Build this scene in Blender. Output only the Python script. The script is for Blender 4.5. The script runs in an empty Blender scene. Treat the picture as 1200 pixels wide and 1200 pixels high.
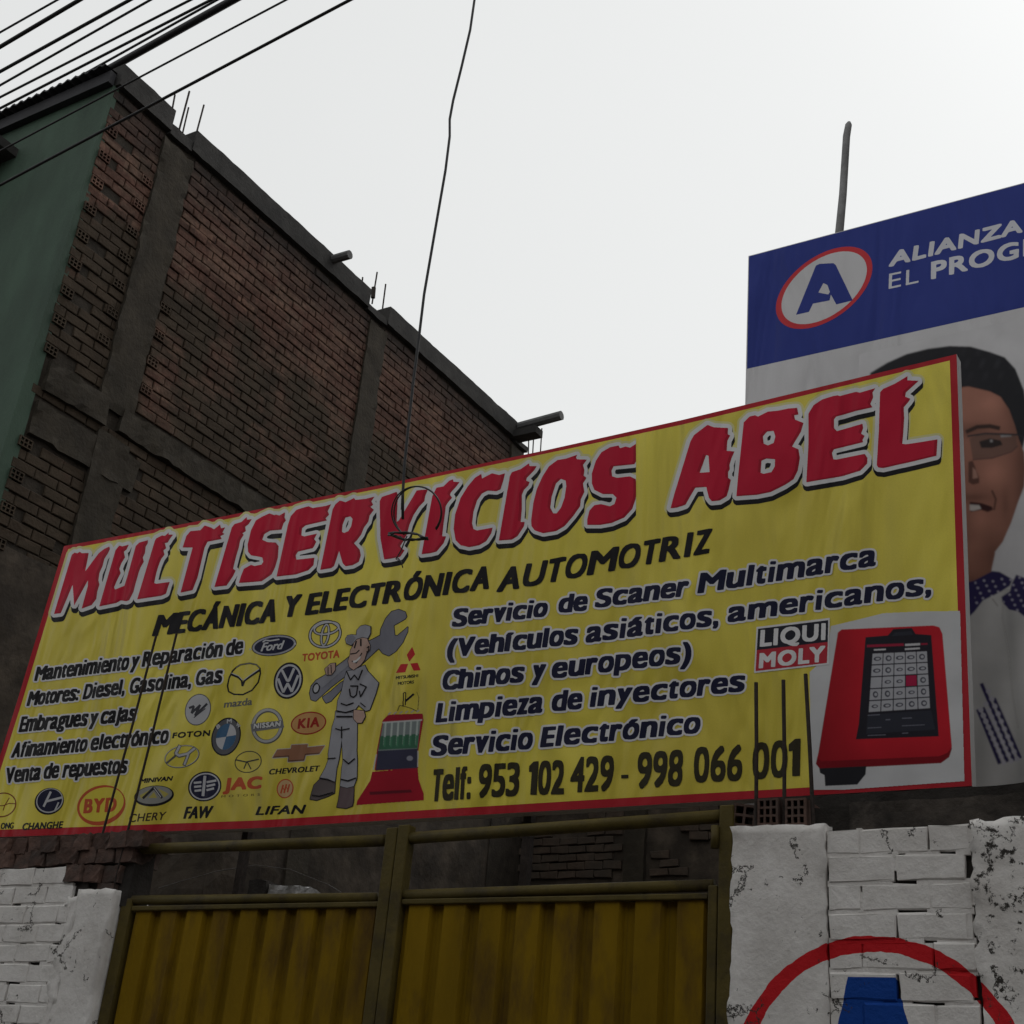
import bpy, math, random
import numpy as np
from math import sin, cos, pi, radians
from mathutils import Vector, noise
from mathutils.geometry import delaunay_2d_cdt

random.seed(7)
SC = bpy.context.scene
COL = SC.collection

# ---------------------------------------------------------------- camera, sky, sun, exposure
EYE = 1.6
YAW, PITCH, ROLL, FPX = radians(-33.11), radians(25.68), radians(5.37), 1583.3
cy_, sy_, cp_, sp_ = cos(YAW), sin(YAW), cos(PITCH), sin(PITCH)
FW = np.array([sy_*cp_, cy_*cp_, sp_])
r0 = np.array([cy_, -sy_, 0.0]); u0 = np.cross(r0, FW)
RT = cos(ROLL)*r0 + sin(ROLL)*u0
UP = -sin(ROLL)*r0 + cos(ROLL)*u0
from mathutils import Matrix
cam = bpy.data.cameras.new('camera')
cam.sensor_width = 36.0
cam.lens = FPX/1200.0*36.0
cam.clip_end = 500.0
cam.clip_start = 0.05
camo = bpy.data.objects.new('camera', cam); COL.objects.link(camo)
M = Matrix(((RT[0], UP[0], -FW[0], 0), (RT[1], UP[1], -FW[1], 0), (RT[2], UP[2], -FW[2], EYE), (0, 0, 0, 1)))
camo.matrix_world = M
SC.camera = camo

SUN_EL, SUN_AZ = radians(58), radians(25)      # azimuth from +Y towards +X: behind the facade, to the right
sun_dir = Vector((sin(SUN_AZ)*cos(SUN_EL), cos(SUN_AZ)*cos(SUN_EL), sin(SUN_EL)))
W = bpy.data.worlds.new('World'); SC.world = W; W.use_nodes = True
nt = W.node_tree; nt.nodes.clear()
out = nt.nodes.new('ShaderNodeOutputWorld'); bg = nt.nodes.new('ShaderNodeBackground')
bg.inputs['Strength'].default_value = 0.1
sky = nt.nodes.new('ShaderNodeTexSky'); sky.sky_type = 'NISHITA'; sky.sun_disc = False
sky.sun_elevation = SUN_EL; sky.sun_rotation = SUN_AZ; sky.air_density = 1.0; sky.dust_density = 6.0; sky.ozone_density = 1.0
hs = nt.nodes.new('ShaderNodeHueSaturation'); hs.inputs['Saturation'].default_value = 0.08
mix = nt.nodes.new('ShaderNodeMix'); mix.data_type = 'RGBA'; mix.inputs['Factor'].default_value = 0.86
tc = nt.nodes.new('ShaderNodeTexCoord')
nz = nt.nodes.new('ShaderNodeTexNoise'); nz.inputs['Scale'].default_value = 1.6; nz.inputs['Detail'].default_value = 5
dp = nt.nodes.new('ShaderNodeVectorMath'); dp.operation = 'DOT_PRODUCT'
dp.inputs[1].default_value = Vector((0.35, 0.85, 0.40)).normalized()
nt.links.new(tc.outputs['Generated'], dp.inputs[0]); nt.links.new(tc.outputs['Generated'], nz.inputs['Vector'])
m1 = nt.nodes.new('ShaderNodeMath'); m1.operation = 'MULTIPLY_ADD'; m1.inputs[1].default_value = 0.55; m1.inputs[2].default_value = 0.0
nt.links.new(nz.outputs['Fac'], m1.inputs[0])
m2 = nt.nodes.new('ShaderNodeMath'); m2.operation = 'ADD'
nt.links.new(dp.outputs['Value'], m2.inputs[0]); nt.links.new(m1.outputs[0], m2.inputs[1])
cr = nt.nodes.new('ShaderNodeMapRange'); cr.inputs['From Min'].default_value = 0.72; cr.inputs['From Max'].default_value = 1.25
cr.inputs['To Min'].default_value = 7.35; cr.inputs['To Max'].default_value = 7.95
nt.links.new(m2.outputs[0], cr.inputs['Value'])
cmb = nt.nodes.new('ShaderNodeCombineColor')
tint = nt.nodes.new('ShaderNodeMix'); tint.data_type = 'RGBA'; tint.blend_type = 'MULTIPLY'; tint.inputs['Factor'].default_value = 1.0
for k in range(3): nt.links.new(cr.outputs[0], cmb.inputs[k])
nt.links.new(cmb.outputs[0], tint.inputs['A']); tint.inputs['B'].default_value = (0.985, 1.0, 0.995, 1)
nt.links.new(sky.outputs[0], hs.inputs['Color'])
nt.links.new(hs.outputs[0], mix.inputs['A']); nt.links.new(tint.outputs['Result'], mix.inputs['B'])
nt.links.new(mix.outputs['Result'], bg.inputs['Color']); nt.links.new(bg.outputs[0], out.inputs[0])

sl = bpy.data.lights.new('sun', 'SUN'); sl.energy = 0.5; sl.angle = radians(25); sl.color = (1.0, 0.97, 0.93)
so = bpy.data.objects.new('sun', sl); COL.objects.link(so)
so.rotation_euler = sun_dir.to_track_quat('Z', 'Y').to_euler()
SC.view_settings.view_transform = 'Standard'; SC.view_settings.look = 'None'
SC.view_settings.exposure = 0.2; SC.view_settings.gamma = 1.0; SC.view_settings.use_curve_mapping = False

# ---------------------------------------------------------------- survey helpers: photograph measurements -> places in the street (metres)
def ray(x, y): return (x-600)/FPX*RT + (600-y)/FPX*UP + FW
def onY(x, y, Y):
    r = ray(x, y); k = Y/r[1]; return (r[0]*k, Y, r[2]*k+EYE)
def onX(x, y, X):
    r = ray(x, y); k = X/r[0]; return (X, r[1]*k, r[2]*k+EYE)

# ---------------------------------------------------------------- materials
def nn(nt, typ, **kw):
    n = nt.nodes.new(typ)
    for k, v in kw.items():
        if k in n.inputs: n.inputs[k].default_value = v
        else: setattr(n, k, v)
    return n
MATS = {}
def mat(name, col, rough=0.8, var=0.25, scale=6.0, bump=0.3, bscale=40.0, col2=None, c2lo=0.45, c2hi=0.65, c2scale=2.0, metal=0.0, spec=0.3, rnd=0.0, stretch=None, detail=6):
    if name in MATS: return MATS[name]
    m = bpy.data.materials.new(name); m.use_nodes = True; t = m.node_tree; L = t.links.new
    b = t.nodes['Principled BSDF']; b.inputs['Roughness'].default_value = rough; b.inputs['Metallic'].default_value = metal
    b.inputs['Specular IOR Level'].default_value = spec
    g = nn(t, 'ShaderNodeNewGeometry'); vec = g.outputs['Position']
    if stretch:
        mp = nn(t, 'ShaderNodeMapping'); mp.inputs['Scale'].default_value = stretch; L(vec, mp.inputs['Vector']); vec = mp.outputs[0]
    n1 = nn(t, 'ShaderNodeTexNoise', Scale=scale, Detail=detail, Roughness=0.6); L(vec, n1.inputs['Vector'])
    mr = nn(t, 'ShaderNodeMapRange'); mr.inputs['From Min'].default_value = 0.3; mr.inputs['From Max'].default_value = 0.7
    mr.inputs['To Min'].default_value = 1-var; mr.inputs['To Max'].default_value = 1+var; L(n1.outputs['Fac'], mr.inputs['Value'])
    c = nn(t, 'ShaderNodeRGB'); c.outputs[0].default_value = (*col, 1); cur = c.outputs[0]
    if rnd:
        oi = nn(t, 'ShaderNodeObjectInfo'); rr = nn(t, 'ShaderNodeMapRange'); rr.inputs['To Min'].default_value = 1-rnd; rr.inputs['To Max'].default_value = 1+rnd
        L(oi.outputs['Random'], rr.inputs['Value'])
        mm = nn(t, 'ShaderNodeMath', operation='MULTIPLY'); L(mr.outputs[0], mm.inputs[0]); L(rr.outputs[0], mm.inputs[1]); fac = mm.outputs[0]
    else: fac = mr.outputs[0]
    vm = nn(t, 'ShaderNodeVectorMath', operation='SCALE'); L(cur, vm.inputs[0]); L(fac, vm.inputs['Scale']); cur = vm.outputs[0]
    if col2:
        n2 = nn(t, 'ShaderNodeTexNoise', Scale=c2scale, Detail=8, Roughness=0.65); L(vec, n2.inputs['Vector'])
        r2 = nn(t, 'ShaderNodeMapRange'); r2.inputs['From Min'].default_value = c2lo; r2.inputs['From Max'].default_value = c2hi; L(n2.outputs['Fac'], r2.inputs['Value'])
        mx = nn(t, 'ShaderNodeMix', data_type='RGBA'); L(r2.outputs[0], mx.inputs['Factor']); L(cur, mx.inputs['A']); mx.inputs['B'].default_value = (*col2, 1); cur = mx.outputs['Result']
    L(cur, b.inputs['Base Color'])
    if bump:
        n3 = nn(t, 'ShaderNodeTexNoise', Scale=bscale, Detail=5, Roughness=0.6); L(vec, n3.inputs['Vector'])
        bp = nn(t, 'ShaderNodeBump', Strength=bump, Distance=0.01); L(n3.outputs['Fac'], bp.inputs['Height']); L(bp.outputs[0], b.inputs['Normal'])
    MATS[name] = m
    return m

def printmat(name, col, rough=0.55, var=0.06):
    """flat print on a hanging banner cloth: even colour with a little fading, shallow wrinkles"""
    if name in MATS: return MATS[name]
    m = bpy.data.materials.new(name); m.use_nodes = True; t = m.node_tree; L = t.links.new
    b = t.nodes['Principled BSDF']; b.inputs['Roughness'].default_value = rough; b.inputs['Specular IOR Level'].default_value = 0.10
    g = nn(t, 'ShaderNodeNewGeometry')
    n1 = nn(t, 'ShaderNodeTexNoise', Scale=1.3, Detail=3); L(g.outputs['Position'], n1.inputs['Vector'])
    n0 = nn(t, 'ShaderNodeTexNoise', Scale=160.0, Detail=2); L(g.outputs['Position'], n0.inputs['Vector'])
    ad = nn(t, 'ShaderNodeMath', operation='MULTIPLY_ADD'); ad.inputs[1].default_value = 0.35; L(n0.outputs['Fac'], ad.inputs[0]); L(n1.outputs['Fac'], ad.inputs[2])
    mr = nn(t, 'ShaderNodeMapRange'); mr.inputs['From Min'].default_value = 0.5; mr.inputs['From Max'].default_value = 0.85
    mr.inputs['To Min'].default_value = 1-var; mr.inputs['To Max'].default_value = 1+var; L(ad.outputs[0], mr.inputs['Value'])
    vm = nn(t, 'ShaderNodeVectorMath', operation='SCALE'); vm.inputs[0].default_value = col; L(mr.outputs[0], vm.inputs['Scale']); L(vm.outputs[0], b.inputs['Base Color'])
    mp = nn(t, 'ShaderNodeMapping'); mp.inputs['Scale'].default_value = (1.0, 1.0, 0.25); mp.inputs['Rotation'].default_value = (0, 0.25, 0)
    L(g.outputs['Position'], mp.inputs['Vector'])
    n2 = nn(t, 'ShaderNodeTexNoise', Scale=2.6, Detail=3, Distortion=0.6); L(mp.outputs[0], n2.inputs['Vector'])
    bp = nn(t, 'ShaderNodeBump', Strength=0.9, Distance=0.12); L(n2.outputs['Fac'], bp.inputs['Height']); L(bp.outputs[0], b.inputs['Normal'])
    MATS[name] = m; return m

# ---------------------------------------------------------------- mesh helpers
class MB:
    def __init__(s): s.v = []; s.f = []
    def add(s, v, f):
        n = len(s.v); s.v += [tuple(p) for p in v]; s.f += [tuple(i+n for i in q) for q in f]
    def box(s, x0, x1, y0, y1, z0, z1):
        s.add([(x, y, z) for x in (x0, x1) for y in (y0, y1) for z in (z0, z1)],
              [(0, 1, 3, 2), (4, 6, 7, 5), (0, 4, 5, 1), (2, 3, 7, 6), (0, 2, 6, 4), (1, 5, 7, 3)])
    def tube(s, pts, r, n=8, caps=True):
        pts = [Vector(p) for p in pts]; rings = []
        rr = r if isinstance(r, (list, tuple)) else [r]*len(pts)
        for i, p in enumerate(pts):
            d = (pts[min(i+1, len(pts)-1)] - pts[max(i-1, 0)]).normalized()
            a = d.cross(Vector((0, 0, 1)) if abs(d.z) < 0.9 else Vector((0, 1, 0))).normalized(); b = d.cross(a)
            rings.append([p + (a*cos(2*pi*k/n) + b*sin(2*pi*k/n))*rr[i] for k in range(n)])
        v = [q for R in rings for q in R]; f = []
        for i in range(len(rings)-1):
            for k in range(n):
                f.append((i*n+k, i*n+(k+1) % n, (i+1)*n+(k+1) % n, (i+1)*n+k))
        if caps: f += [tuple(range(n-1, -1, -1)), tuple((len(rings)-1)*n+k for k in range(n))]
        s.add(v, f)
    def mesh(s, name, m, smooth=False):
        me = bpy.data.meshes.new(name); me.from_pydata(s.v, [], s.f)
        if m: me.materials.append(m)
        if smooth: me.polygons.foreach_set('use_smooth', [True]*len(me.polygons))
        me.update(); return me
    def obj(s, name, m, parent=None, smooth=False): return link(name, s.mesh(name, m, smooth), parent)
def link(name, me, parent=None):
    o = bpy.data.objects.new(name, me); COL.objects.link(o)
    if parent:
        o.parent = parent
        pl = Vector((0, 0, 0)); p = parent
        while p: pl += p.location; p = p.parent
        o.location = -pl
    return o
def place(o, loc, parent):
    o.parent = parent; pl = Vector((0, 0, 0)); p = parent
    while p: pl += p.location; p = p.parent
    o.location = Vector(loc) - pl
def thing(name, label, cat, loc=(0, 0, 0), group=None):
    o = bpy.data.objects.new(name, None); COL.objects.link(o); o.location = loc; o.empty_display_size = 0.2
    return tag(o, label, cat, group)
def tag(o, label=None, cat=None, group=None, kind=None):
    if label: o['label'] = label
    if cat: o['category'] = cat
    if group: o['group'] = group
    if kind: o['kind'] = kind
    return o
def rough_box(x0, x1, y0, y1, z0, z1, res=0.06, amp=0.006, fr=7.0, seed=0.0, edge=0.0):
    """a box whose faces are a fine grid pushed about by noise (rough render, chipped concrete)"""
    mb = MB(); idx = {}
    nx, ny, nz_ = [max(1, int(round(abs(b-a)/res))) for a, b in ((x0, x1), (y0, y1), (z0, z1))]
    def vid(i, j, k):
        key = (i, j, k)
        if key not in idx:
            p = Vector((x0+(x1-x0)*i/nx, y0+(y1-y0)*j/ny, z0+(z1-z0)*k/nz_))
            q = p*fr + Vector((seed, seed*1.7, 3.1)); n = noise.noise_vector(q) + 0.5*noise.noise_vector(q*2.7)
            e = (i in (0, nx)) + (j in (0, ny)) + (k in (0, nz_))
            a = amp + (edge if e >= 2 else 0)
            if e >= 2: n += 0.8*noise.noise_vector(q*5.3)
            p += n*a
            idx[key] = len(mb.v); mb.v.append(tuple(p))
        return idx[key]
    def quad(a, b, c, d): mb.f.append((vid(*a), vid(*b), vid(*c), vid(*d)))
    for j in range(ny):
        for k in range(nz_):
            quad((0, j, k), (0, j, k+1), (0, j+1, k+1), (0, j+1, k)); quad((nx, j, k), (nx, j+1, k), (nx, j+1, k+1), (nx, j, k+1))
    for i in range(nx):
        for k in range(nz_):
            quad((i, 0, k), (i+1, 0, k), (i+1, 0, k+1), (i, 0, k+1)); quad((i, ny, k), (i, ny, k+1), (i+1, ny, k+1), (i+1, ny, k))
        for j in range(ny):
            quad((i, j, 0), (i, j+1, 0), (i+1, j+1, 0), (i+1, j, 0)); quad((i, j, nz_), (i+1, j, nz_), (i+1, j+1, nz_), (i, j+1, nz_))
    return mb

# ---------------------------------------------------------------- print engine: flat artwork cut as thin stacked vinyl shapes
S = 5.0
GLY = {}
def glyphs(s, spc):
    key = (s, spc)
    if key in GLY: return GLY[key]
    def segs(txt):
        c = bpy.data.curves.new('t', 'FONT'); c.body = txt; c.space_character = spc; c.resolution_u = 4
        o = bpy.data.objects.new('t', c); me = bpy.data.meshes.new_from_object(o)
        n = len(me.vertices); co = np.empty(n*3); me.vertices.foreach_get('co', co); co = co.reshape(-1, 3)[:, :2]
        cnt = {}
        for p in me.polygons:
            for e in p.edge_keys: cnt[e] = cnt.get(e, 0)+1
        e = np.array([k for k, v in cnt.items() if v == 1])
        bpy.data.objects.remove(o); bpy.data.curves.remove(c); bpy.data.meshes.remove(me)
        return co[e[:, 0]], co[e[:, 1]]
    if 'H' != s and ('H', 1) not in GLY:
        a, b = segs('H'); GLY[('H', 1)] = a[:, 1].max()
    cap = GLY.get(('H', 1), 0.727)
    a, b = segs(s)
    x0, x1 = min(a[:, 0].min(), b[:, 0].min()), max(a[:, 0].max(), b[:, 0].max())
    sc = np.array([1/(x1-x0), 1/cap]); of = np.array([x0, 0])
    GLY[key] = ((a-of)*sc, (b-of)*sc); return GLY[key]

ADV = dict(zip('ABCDEFGHIJKLMNOPQRSTUVWXYZ', (.61,.59,.58,.59,.43,.41,.59,.61,.33,.33,.58,.41,.75,.59,.58,.55,.58,.59,.56,.46,.59,.62,.92,.52,.53,.44)))
ADV.update(zip('abcdefghijklmnopqrstuvwxyz', (.52,.54,.51,.54,.53,.31,.54,.54,.28,.29,.50,.28,.80,.54,.53,.54,.54,.39,.50,.33,.54,.47,.75,.45,.47,.37)))
ADV.update({c: .55 for c in '023456789'}); ADV.update({'1': .38, '(': .34, ')': .34, ':': .22, ',': .22, '-': .34, 'I': .27, 'i': .25, 'l': .25, 'á': .52, 'é': .53, 'í': .28, 'ó': .53, 'Á': .61, 'Ó': .58})
def heavy(s):
    '''poster face: every letter set to its own condensed width, tall lower case, squared-off rounds'''
    key = (s, 'heavy')
    if key in GLY: return GLY[key]
    glyphs('x', 1.0); xh = GLY[('x', 1.0)][0][:, 1].max(); A = []; B = []; x = 0.0
    def warp(p, ch, w):
        u, v = p[:, 0].copy(), p[:, 1].copy()
        if ch in 'oecsagdbpqáéóCGOQSDUÓ023456889': c = u*2-1; u = (np.sign(c)*abs(c)**0.78+1)/2
        if ch.islower(): v = np.where(v < 0, v*0.75, np.where(v < xh, v*0.80/xh, 0.80+(v-xh)*0.24/max(1.04-xh, .05)))
        if ch in ('á', 'é', 'ó', 'í'): v = np.where(v > 0.80, 0.80+(v-0.80)*1.0, v)
        if ch == 'i':
            top = p[:, 1] > xh*1.04; d0 = p[top, 1].min() if top.any() else 1
            v = np.where(top, 0.93+(p[:, 1]-d0)*0.7, p[:, 1]*0.74/xh)
        if ch in 'ilIí': return np.stack([x+w/2+(u-0.5)*(0.08 if ch != 'í' else 0.16), v], 1)
        if ch == '1': return np.stack([x+0.08+u*(w-0.18), v], 1)
        if ch in ':,': return np.stack([x+w/2+(u-0.5)*0.08, v], 1)
        return np.stack([x+0.06+u*(w-0.12), v], 1)
    for ch in s:
        w = ADV.get(ch, .5)
        if ch == '1':
            q = np.array([(.42, 0), (.85, 0), (.85, 1), (.58, 1), (.10, .86), (.10, .72), (.42, .76)]); q[:, 0] = x+q[:, 0]*w; A.append(q); B.append(np.roll(q, -1, 0)); x += w; continue
        a, b = glyphs(ch, 1.0); A.append(warp(a, ch, w)); B.append(warp(b, ch, w)); x += w
    A = np.vstack(A); B = np.vstack(B); lo, hi = min(A[:, 0].min(), B[:, 0].min()), max(A[:, 0].max(), B[:, 0].max())
    for q in (A, B): q[:, 0] = (q[:, 0]-lo)/(hi-lo)
    GLY[key] = (A, B); return GLY[key]

def contour(F):
    H, Wd = F.shape; b = F > 0.5
    c = b[:-1, :-1]*1 + b[:-1, 1:]*2 + b[1:, 1:]*4 + b[1:, :-1]*8
    T = {1: [(0, 3)], 2: [(1, 0)], 3: [(1, 3)], 4: [(2, 1)], 6: [(2, 0)], 7: [(2, 3)], 8: [(3, 2)], 9: [(0, 2)], 11: [(1, 2)], 12: [(3, 1)], 13: [(0, 1)], 14: [(3, 0)], 5: [(0, 3), (2, 1)], 10: [(1, 0), (3, 2)]}
    A = []; B = []
    def eid(i, j, e):
        if e == 0: return (i*Wd+j)*2
        if e == 2: return ((i+1)*Wd+j)*2
        if e == 3: return (i*Wd+j)*2+1
        return (i*Wd+j+1)*2+1
    for k, sg in T.items():
        i, j = np.nonzero(c == k)
        for a_, b_ in sg: A.append(eid(i, j, a_)); B.append(eid(i, j, b_))
    A = np.concatenate(A); B = np.concatenate(B)
    if len(A) == 0: return []
    nxt = dict(zip(A.tolist(), B.tolist())); loops = []
    while nxt:
        s0, cur = nxt.popitem(); lp = [s0]
        while cur != s0 and cur in nxt:
            lp.append(cur); cur = nxt.pop(cur)
        loops.append(np.array(lp))
    res = []
    for lp in loops:
        if len(lp) < 8: continue
        q = lp//2; i, j = q//Wd, q % Wd; h = (lp % 2) == 0
        i2 = np.where(h, i, i+1); j2 = np.where(h, j+1, j)
        f1, f2 = F[i, j], F[i2, j2]; d = f2-f1; t = np.where(abs(d) > 1e-9, (0.5-f1)/np.where(abs(d) > 1e-9, d, 1), 0.5)
        res.append(np.stack([j+t*(j2-j), i+t*(i2-i)], 1))
    return res
def rdp(P, eps):
    n = len(P)
    if n < 5: return P
    k = int(np.argmax(((P-P[0])**2).sum(1))); keep = np.zeros(n+1, bool); keep[0] = keep[k] = keep[n] = True
    Q = np.vstack([P, P[:1]]); st = [(0, k), (k, n)]
    while st:
        a, b = st.pop()
        if b-a < 2: continue
        d = Q[b]-Q[a]; L = math.hypot(*d); r = Q[a+1:b]-Q[a]
        dist = abs(r[:, 0]*d[1]-r[:, 1]*d[0])/L if L > 1e-9 else np.hypot(r[:, 0], r[:, 1])
        m = int(np.argmax(dist))
        if dist[m] > eps: m += a+1; keep[m] = True; st += [(a, m), (m, b)]
    return Q[:n][keep[:n]]
def shift(m, dx, dy):
    o = np.zeros_like(m); H, Wd = m.shape
    o[max(0, dy):H+min(0, dy), max(0, dx):Wd+min(0, dx)] = m[max(0, -dy):H+min(0, -dy), max(0, -dx):Wd+min(0, -dx)]
    return o
def fat_box(m, rx, ry):
    rx, ry = int(round(rx*S)), int(round(ry*S)); o = m.copy()
    for d in range(1, rx+1): o |= shift(m, d, 0) | shift(m, -d, 0)
    m2 = o.copy()
    for d in range(1, ry+1): o |= shift(m2, 0, d) | shift(m2, 0, -d)
    return o
def fat_round(m, r):
    o = m.copy()
    for rr in ([r*S] if r*S < 6 else [r*S*0.5, r*S]):
        src = m
        n = 16 if rr < 8 else 32
        for k in range(n): o |= shift(src, int(round(rr*cos(2*pi*k/n))), int(round(rr*sin(2*pi*k/n))))
    return o
class Art:
    def __init__(s, x0, y0, x1, y1, k=1.0, ox=0.0, oy=0.0):
        """window in photograph pixels; coordinates given to the methods are (v/k + o)"""
        s.x0, s.y0 = x0, y0; s.w, s.h = int((x1-x0)*S)+4, int((y1-y0)*S)+4
        s.L = np.zeros((s.h, s.w), np.uint8); s.cols = []; s.k, s.ox, s.oy = k, ox, oy
    def to(s, k, ox, oy): s.k, s.ox, s.oy = k, ox, oy; return s
    def g(s, p):
        p = np.asarray(p, float).reshape(-1, 2)
        return np.stack([(p[:, 0]/s.k+s.ox-s.x0)*S, (p[:, 1]/s.k+s.oy-s.y0)*S], 1)
    def fill(s, a, b):
        T = np.zeros((s.h, s.w+1), np.int32)
        for (ax, ay), (bx, by) in zip(a, b):
            if ay == by: continue
            if ay > by: ax, ay, bx, by = bx, by, ax, ay
            r = np.arange(max(0, math.ceil(ay)), min(s.h-1, math.ceil(by)-1)+1)
            if len(r) == 0: continue
            c = np.clip(np.ceil(ax+(r-ay)*(bx-ax)/(by-ay)), 0, s.w).astype(int)
            T[r, c] += 1
        return (np.cumsum(T, 1)[:, :-1] & 1).astype(bool)
    def put(s, m, col):
        if not s.cols or s.cols[-1] != col: s.cols.append(col)
        s.L[m] = len(s.cols); return s
    def mpoly(s, *pl):
        A = []; B = []
        for p in pl:
            q = s.g(p); A.append(q); B.append(np.roll(q, -1, 0))
        return s.fill(np.vstack(A), np.vstack(B))
    def poly(s, col, *pl): return s.put(s.mpoly(*pl), col)
    def mstroke(s, p, w):
        q = s.g(p); m = np.zeros((s.h, s.w), bool); r = w/s.k*S/2
        for a, b in zip(q[:-1], q[1:]):
            d = b-a; L = max(np.hypot(*d), 1e-6); n = np.array([-d[1], d[0]])/L*r; t = d/L*r*0.3
            A = np.array([a-t+n, b+t+n, b+t-n, a-t-n]); m |= s.fill(A, np.roll(A, -1, 0))
        return m
    def stroke(s, col, p, w): return s.put(s.mstroke(p, w), col)
    def mell(s, cx, cy, rx, ry, rot=0):
        t = np.linspace(0, 2*pi, 40, endpoint=False); c, d = cos(radians(rot)), sin(radians(rot))
        x, y = rx*np.cos(t), ry*np.sin(t); return s.mpoly(np.stack([cx+x*c-y*d, cy+x*d+y*c], 1))
    def ell(s, col, *a): return s.put(s.mell(*a), col)
    def ring(s, col, cx, cy, rx, ry, rot, w): return s.put(s.mell(cx, cy, rx+w/2, ry+w/2, rot) & ~s.mell(cx, cy, rx-w/2, ry-w/2, rot), col)
    def mtext(s, words, bx=0.0, by=0.0, spc=1.12):
        A = []; B = []
        for wd in words:
            t, blx, bly, brx, bry, tlx, tly = wd[:7]
            trx, try_ = wd[7:9] if len(wd) > 7 else (brx+tlx-blx, bry+tly-bly)
            Q = s.g([(blx, bly), (brx, bry), (tlx, tly), (trx, try_)])
            a, b = heavy(t) if spc == 'heavy' else glyphs(t, spc); wid = np.hypot(*(Q[1]-Q[0])); hei = np.hypot(*(Q[2]-Q[0]))
            fx, fy = bx*S/wid, by*S/hei
            def mp(p):
                u = (p[:, :1]*(1-2*fx)+fx); v = (p[:, 1:]*(1-2*fy)+fy)
                return (1-u)*(1-v)*Q[0]+u*(1-v)*Q[1]+(1-u)*v*Q[2]+u*v*Q[3]
            A.append(mp(a)); B.append(mp(b))
        m = s.fill(np.vstack(A), np.vstack(B))
        return fat_box(m, bx, by) if bx or by else m
    def text(s, col, words, bx=0.0, by=0.0, spc=1.12): return s.put(s.mtext(words, bx, by, spc), col)
    def build(s, name, parent, Y, lift=0.00022, base=1, eps=0.09):
        me_all = None; V = []; F = []; MI = []; mats = []
        used = [n for n in range(1, len(s.cols)+1)]
        for n in used:
            m = s.L >= n
            if not (s.L == n).any(): continue
            Fl = m.astype(np.float32); Fl[0, :] = Fl[-1, :] = 0; Fl[:, 0] = Fl[:, -1] = 0
            for _ in range(1):
                Fl[1:-1] = (Fl[:-2]+2*Fl[1:-1]+Fl[2:])/4; Fl[:, 1:-1] = (Fl[:, :-2]+2*Fl[:, 1:-1]+Fl[:, 2:])/4
            loops = [rdp(l, eps*S) for l in contour(Fl)]; loops = [l for l in loops if len(l) >= 3]
            if not loops: continue
            pv = np.vstack(loops); ed = []; k0 = 0
            for l in loops:
                ed += [(k0+i, k0+(i+1) % len(l)) for i in range(len(l))]; k0 += len(l)
            rv = delaunay_2d_cdt([Vector((p[0], p[1])) for p in pv], ed, [], 0, 1e-5)
            tv = np.array([(p[0], p[1]) for p in rv[0]]); tf = np.array(rv[2])
            ce = tv[tf].mean(1); x = np.clip(ce[:, 0], 0, s.w-1.001); y = np.clip(ce[:, 1], 0, s.h-1.001); xi, yi = x.astype(int), y.astype(int); fx, fy = x-xi, y-yi
            val = Fl[yi, xi]*(1-fx)*(1-fy)+Fl[yi, xi+1]*fx*(1-fy)+Fl[yi+1, xi]*(1-fx)*fy+Fl[yi+1, xi+1]*fx*fy
            tf = tf[val > 0.5]
            d = Y-lift*(base+n-1); off = len(V)
            for x, y in tv:
                q = onY(x/S+s.x0, y/S+s.y0, Y); V.append((q[0], d, q[2]))
            mt = printmat('print_%02d%02d%02d' % tuple(int(q*99) for q in s.cols[n-1]), s.cols[n-1])
            if mt not in mats: mats.append(mt)
            for t3 in tf.tolist(): F.append(tuple(off+i for i in t3)); MI.append(mats.index(mt))
        me = bpy.data.meshes.new(name); me.from_pydata(V, [], F)
        for m_ in mats: me.materials.append(m_)
        me.polygons.foreach_set('material_index', MI); me.update()
        return link(name, me, parent)

def soft_material():
    m = bpy.data.materials.new('print_photo'); m.use_nodes = True; t = m.node_tree; L = t.links.new
    b = t.nodes['Principled BSDF']; b.inputs['Roughness'].default_value = 0.55; b.inputs['Specular IOR Level'].default_value = 0.10
    a = nn(t, 'ShaderNodeAttribute', attribute_name='print'); g = nn(t, 'ShaderNodeNewGeometry')
    n1 = nn(t, 'ShaderNodeTexNoise', Scale=5.0, Detail=6); L(g.outputs['Position'], n1.inputs['Vector'])
    mr = nn(t, 'ShaderNodeMapRange'); mr.inputs['From Min'].default_value = 0.3; mr.inputs['From Max'].default_value = 0.7; mr.inputs['To Min'].default_value = 0.9; mr.inputs['To Max'].default_value = 1.1; L(n1.outputs['Fac'], mr.inputs['Value'])
    vm = nn(t, 'ShaderNodeVectorMath', operation='SCALE'); L(a.outputs['Color'], vm.inputs[0]); L(mr.outputs[0], vm.inputs['Scale']); L(vm.outputs[0], b.inputs['Base Color'])
    return m
m_soft = soft_material()
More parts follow.
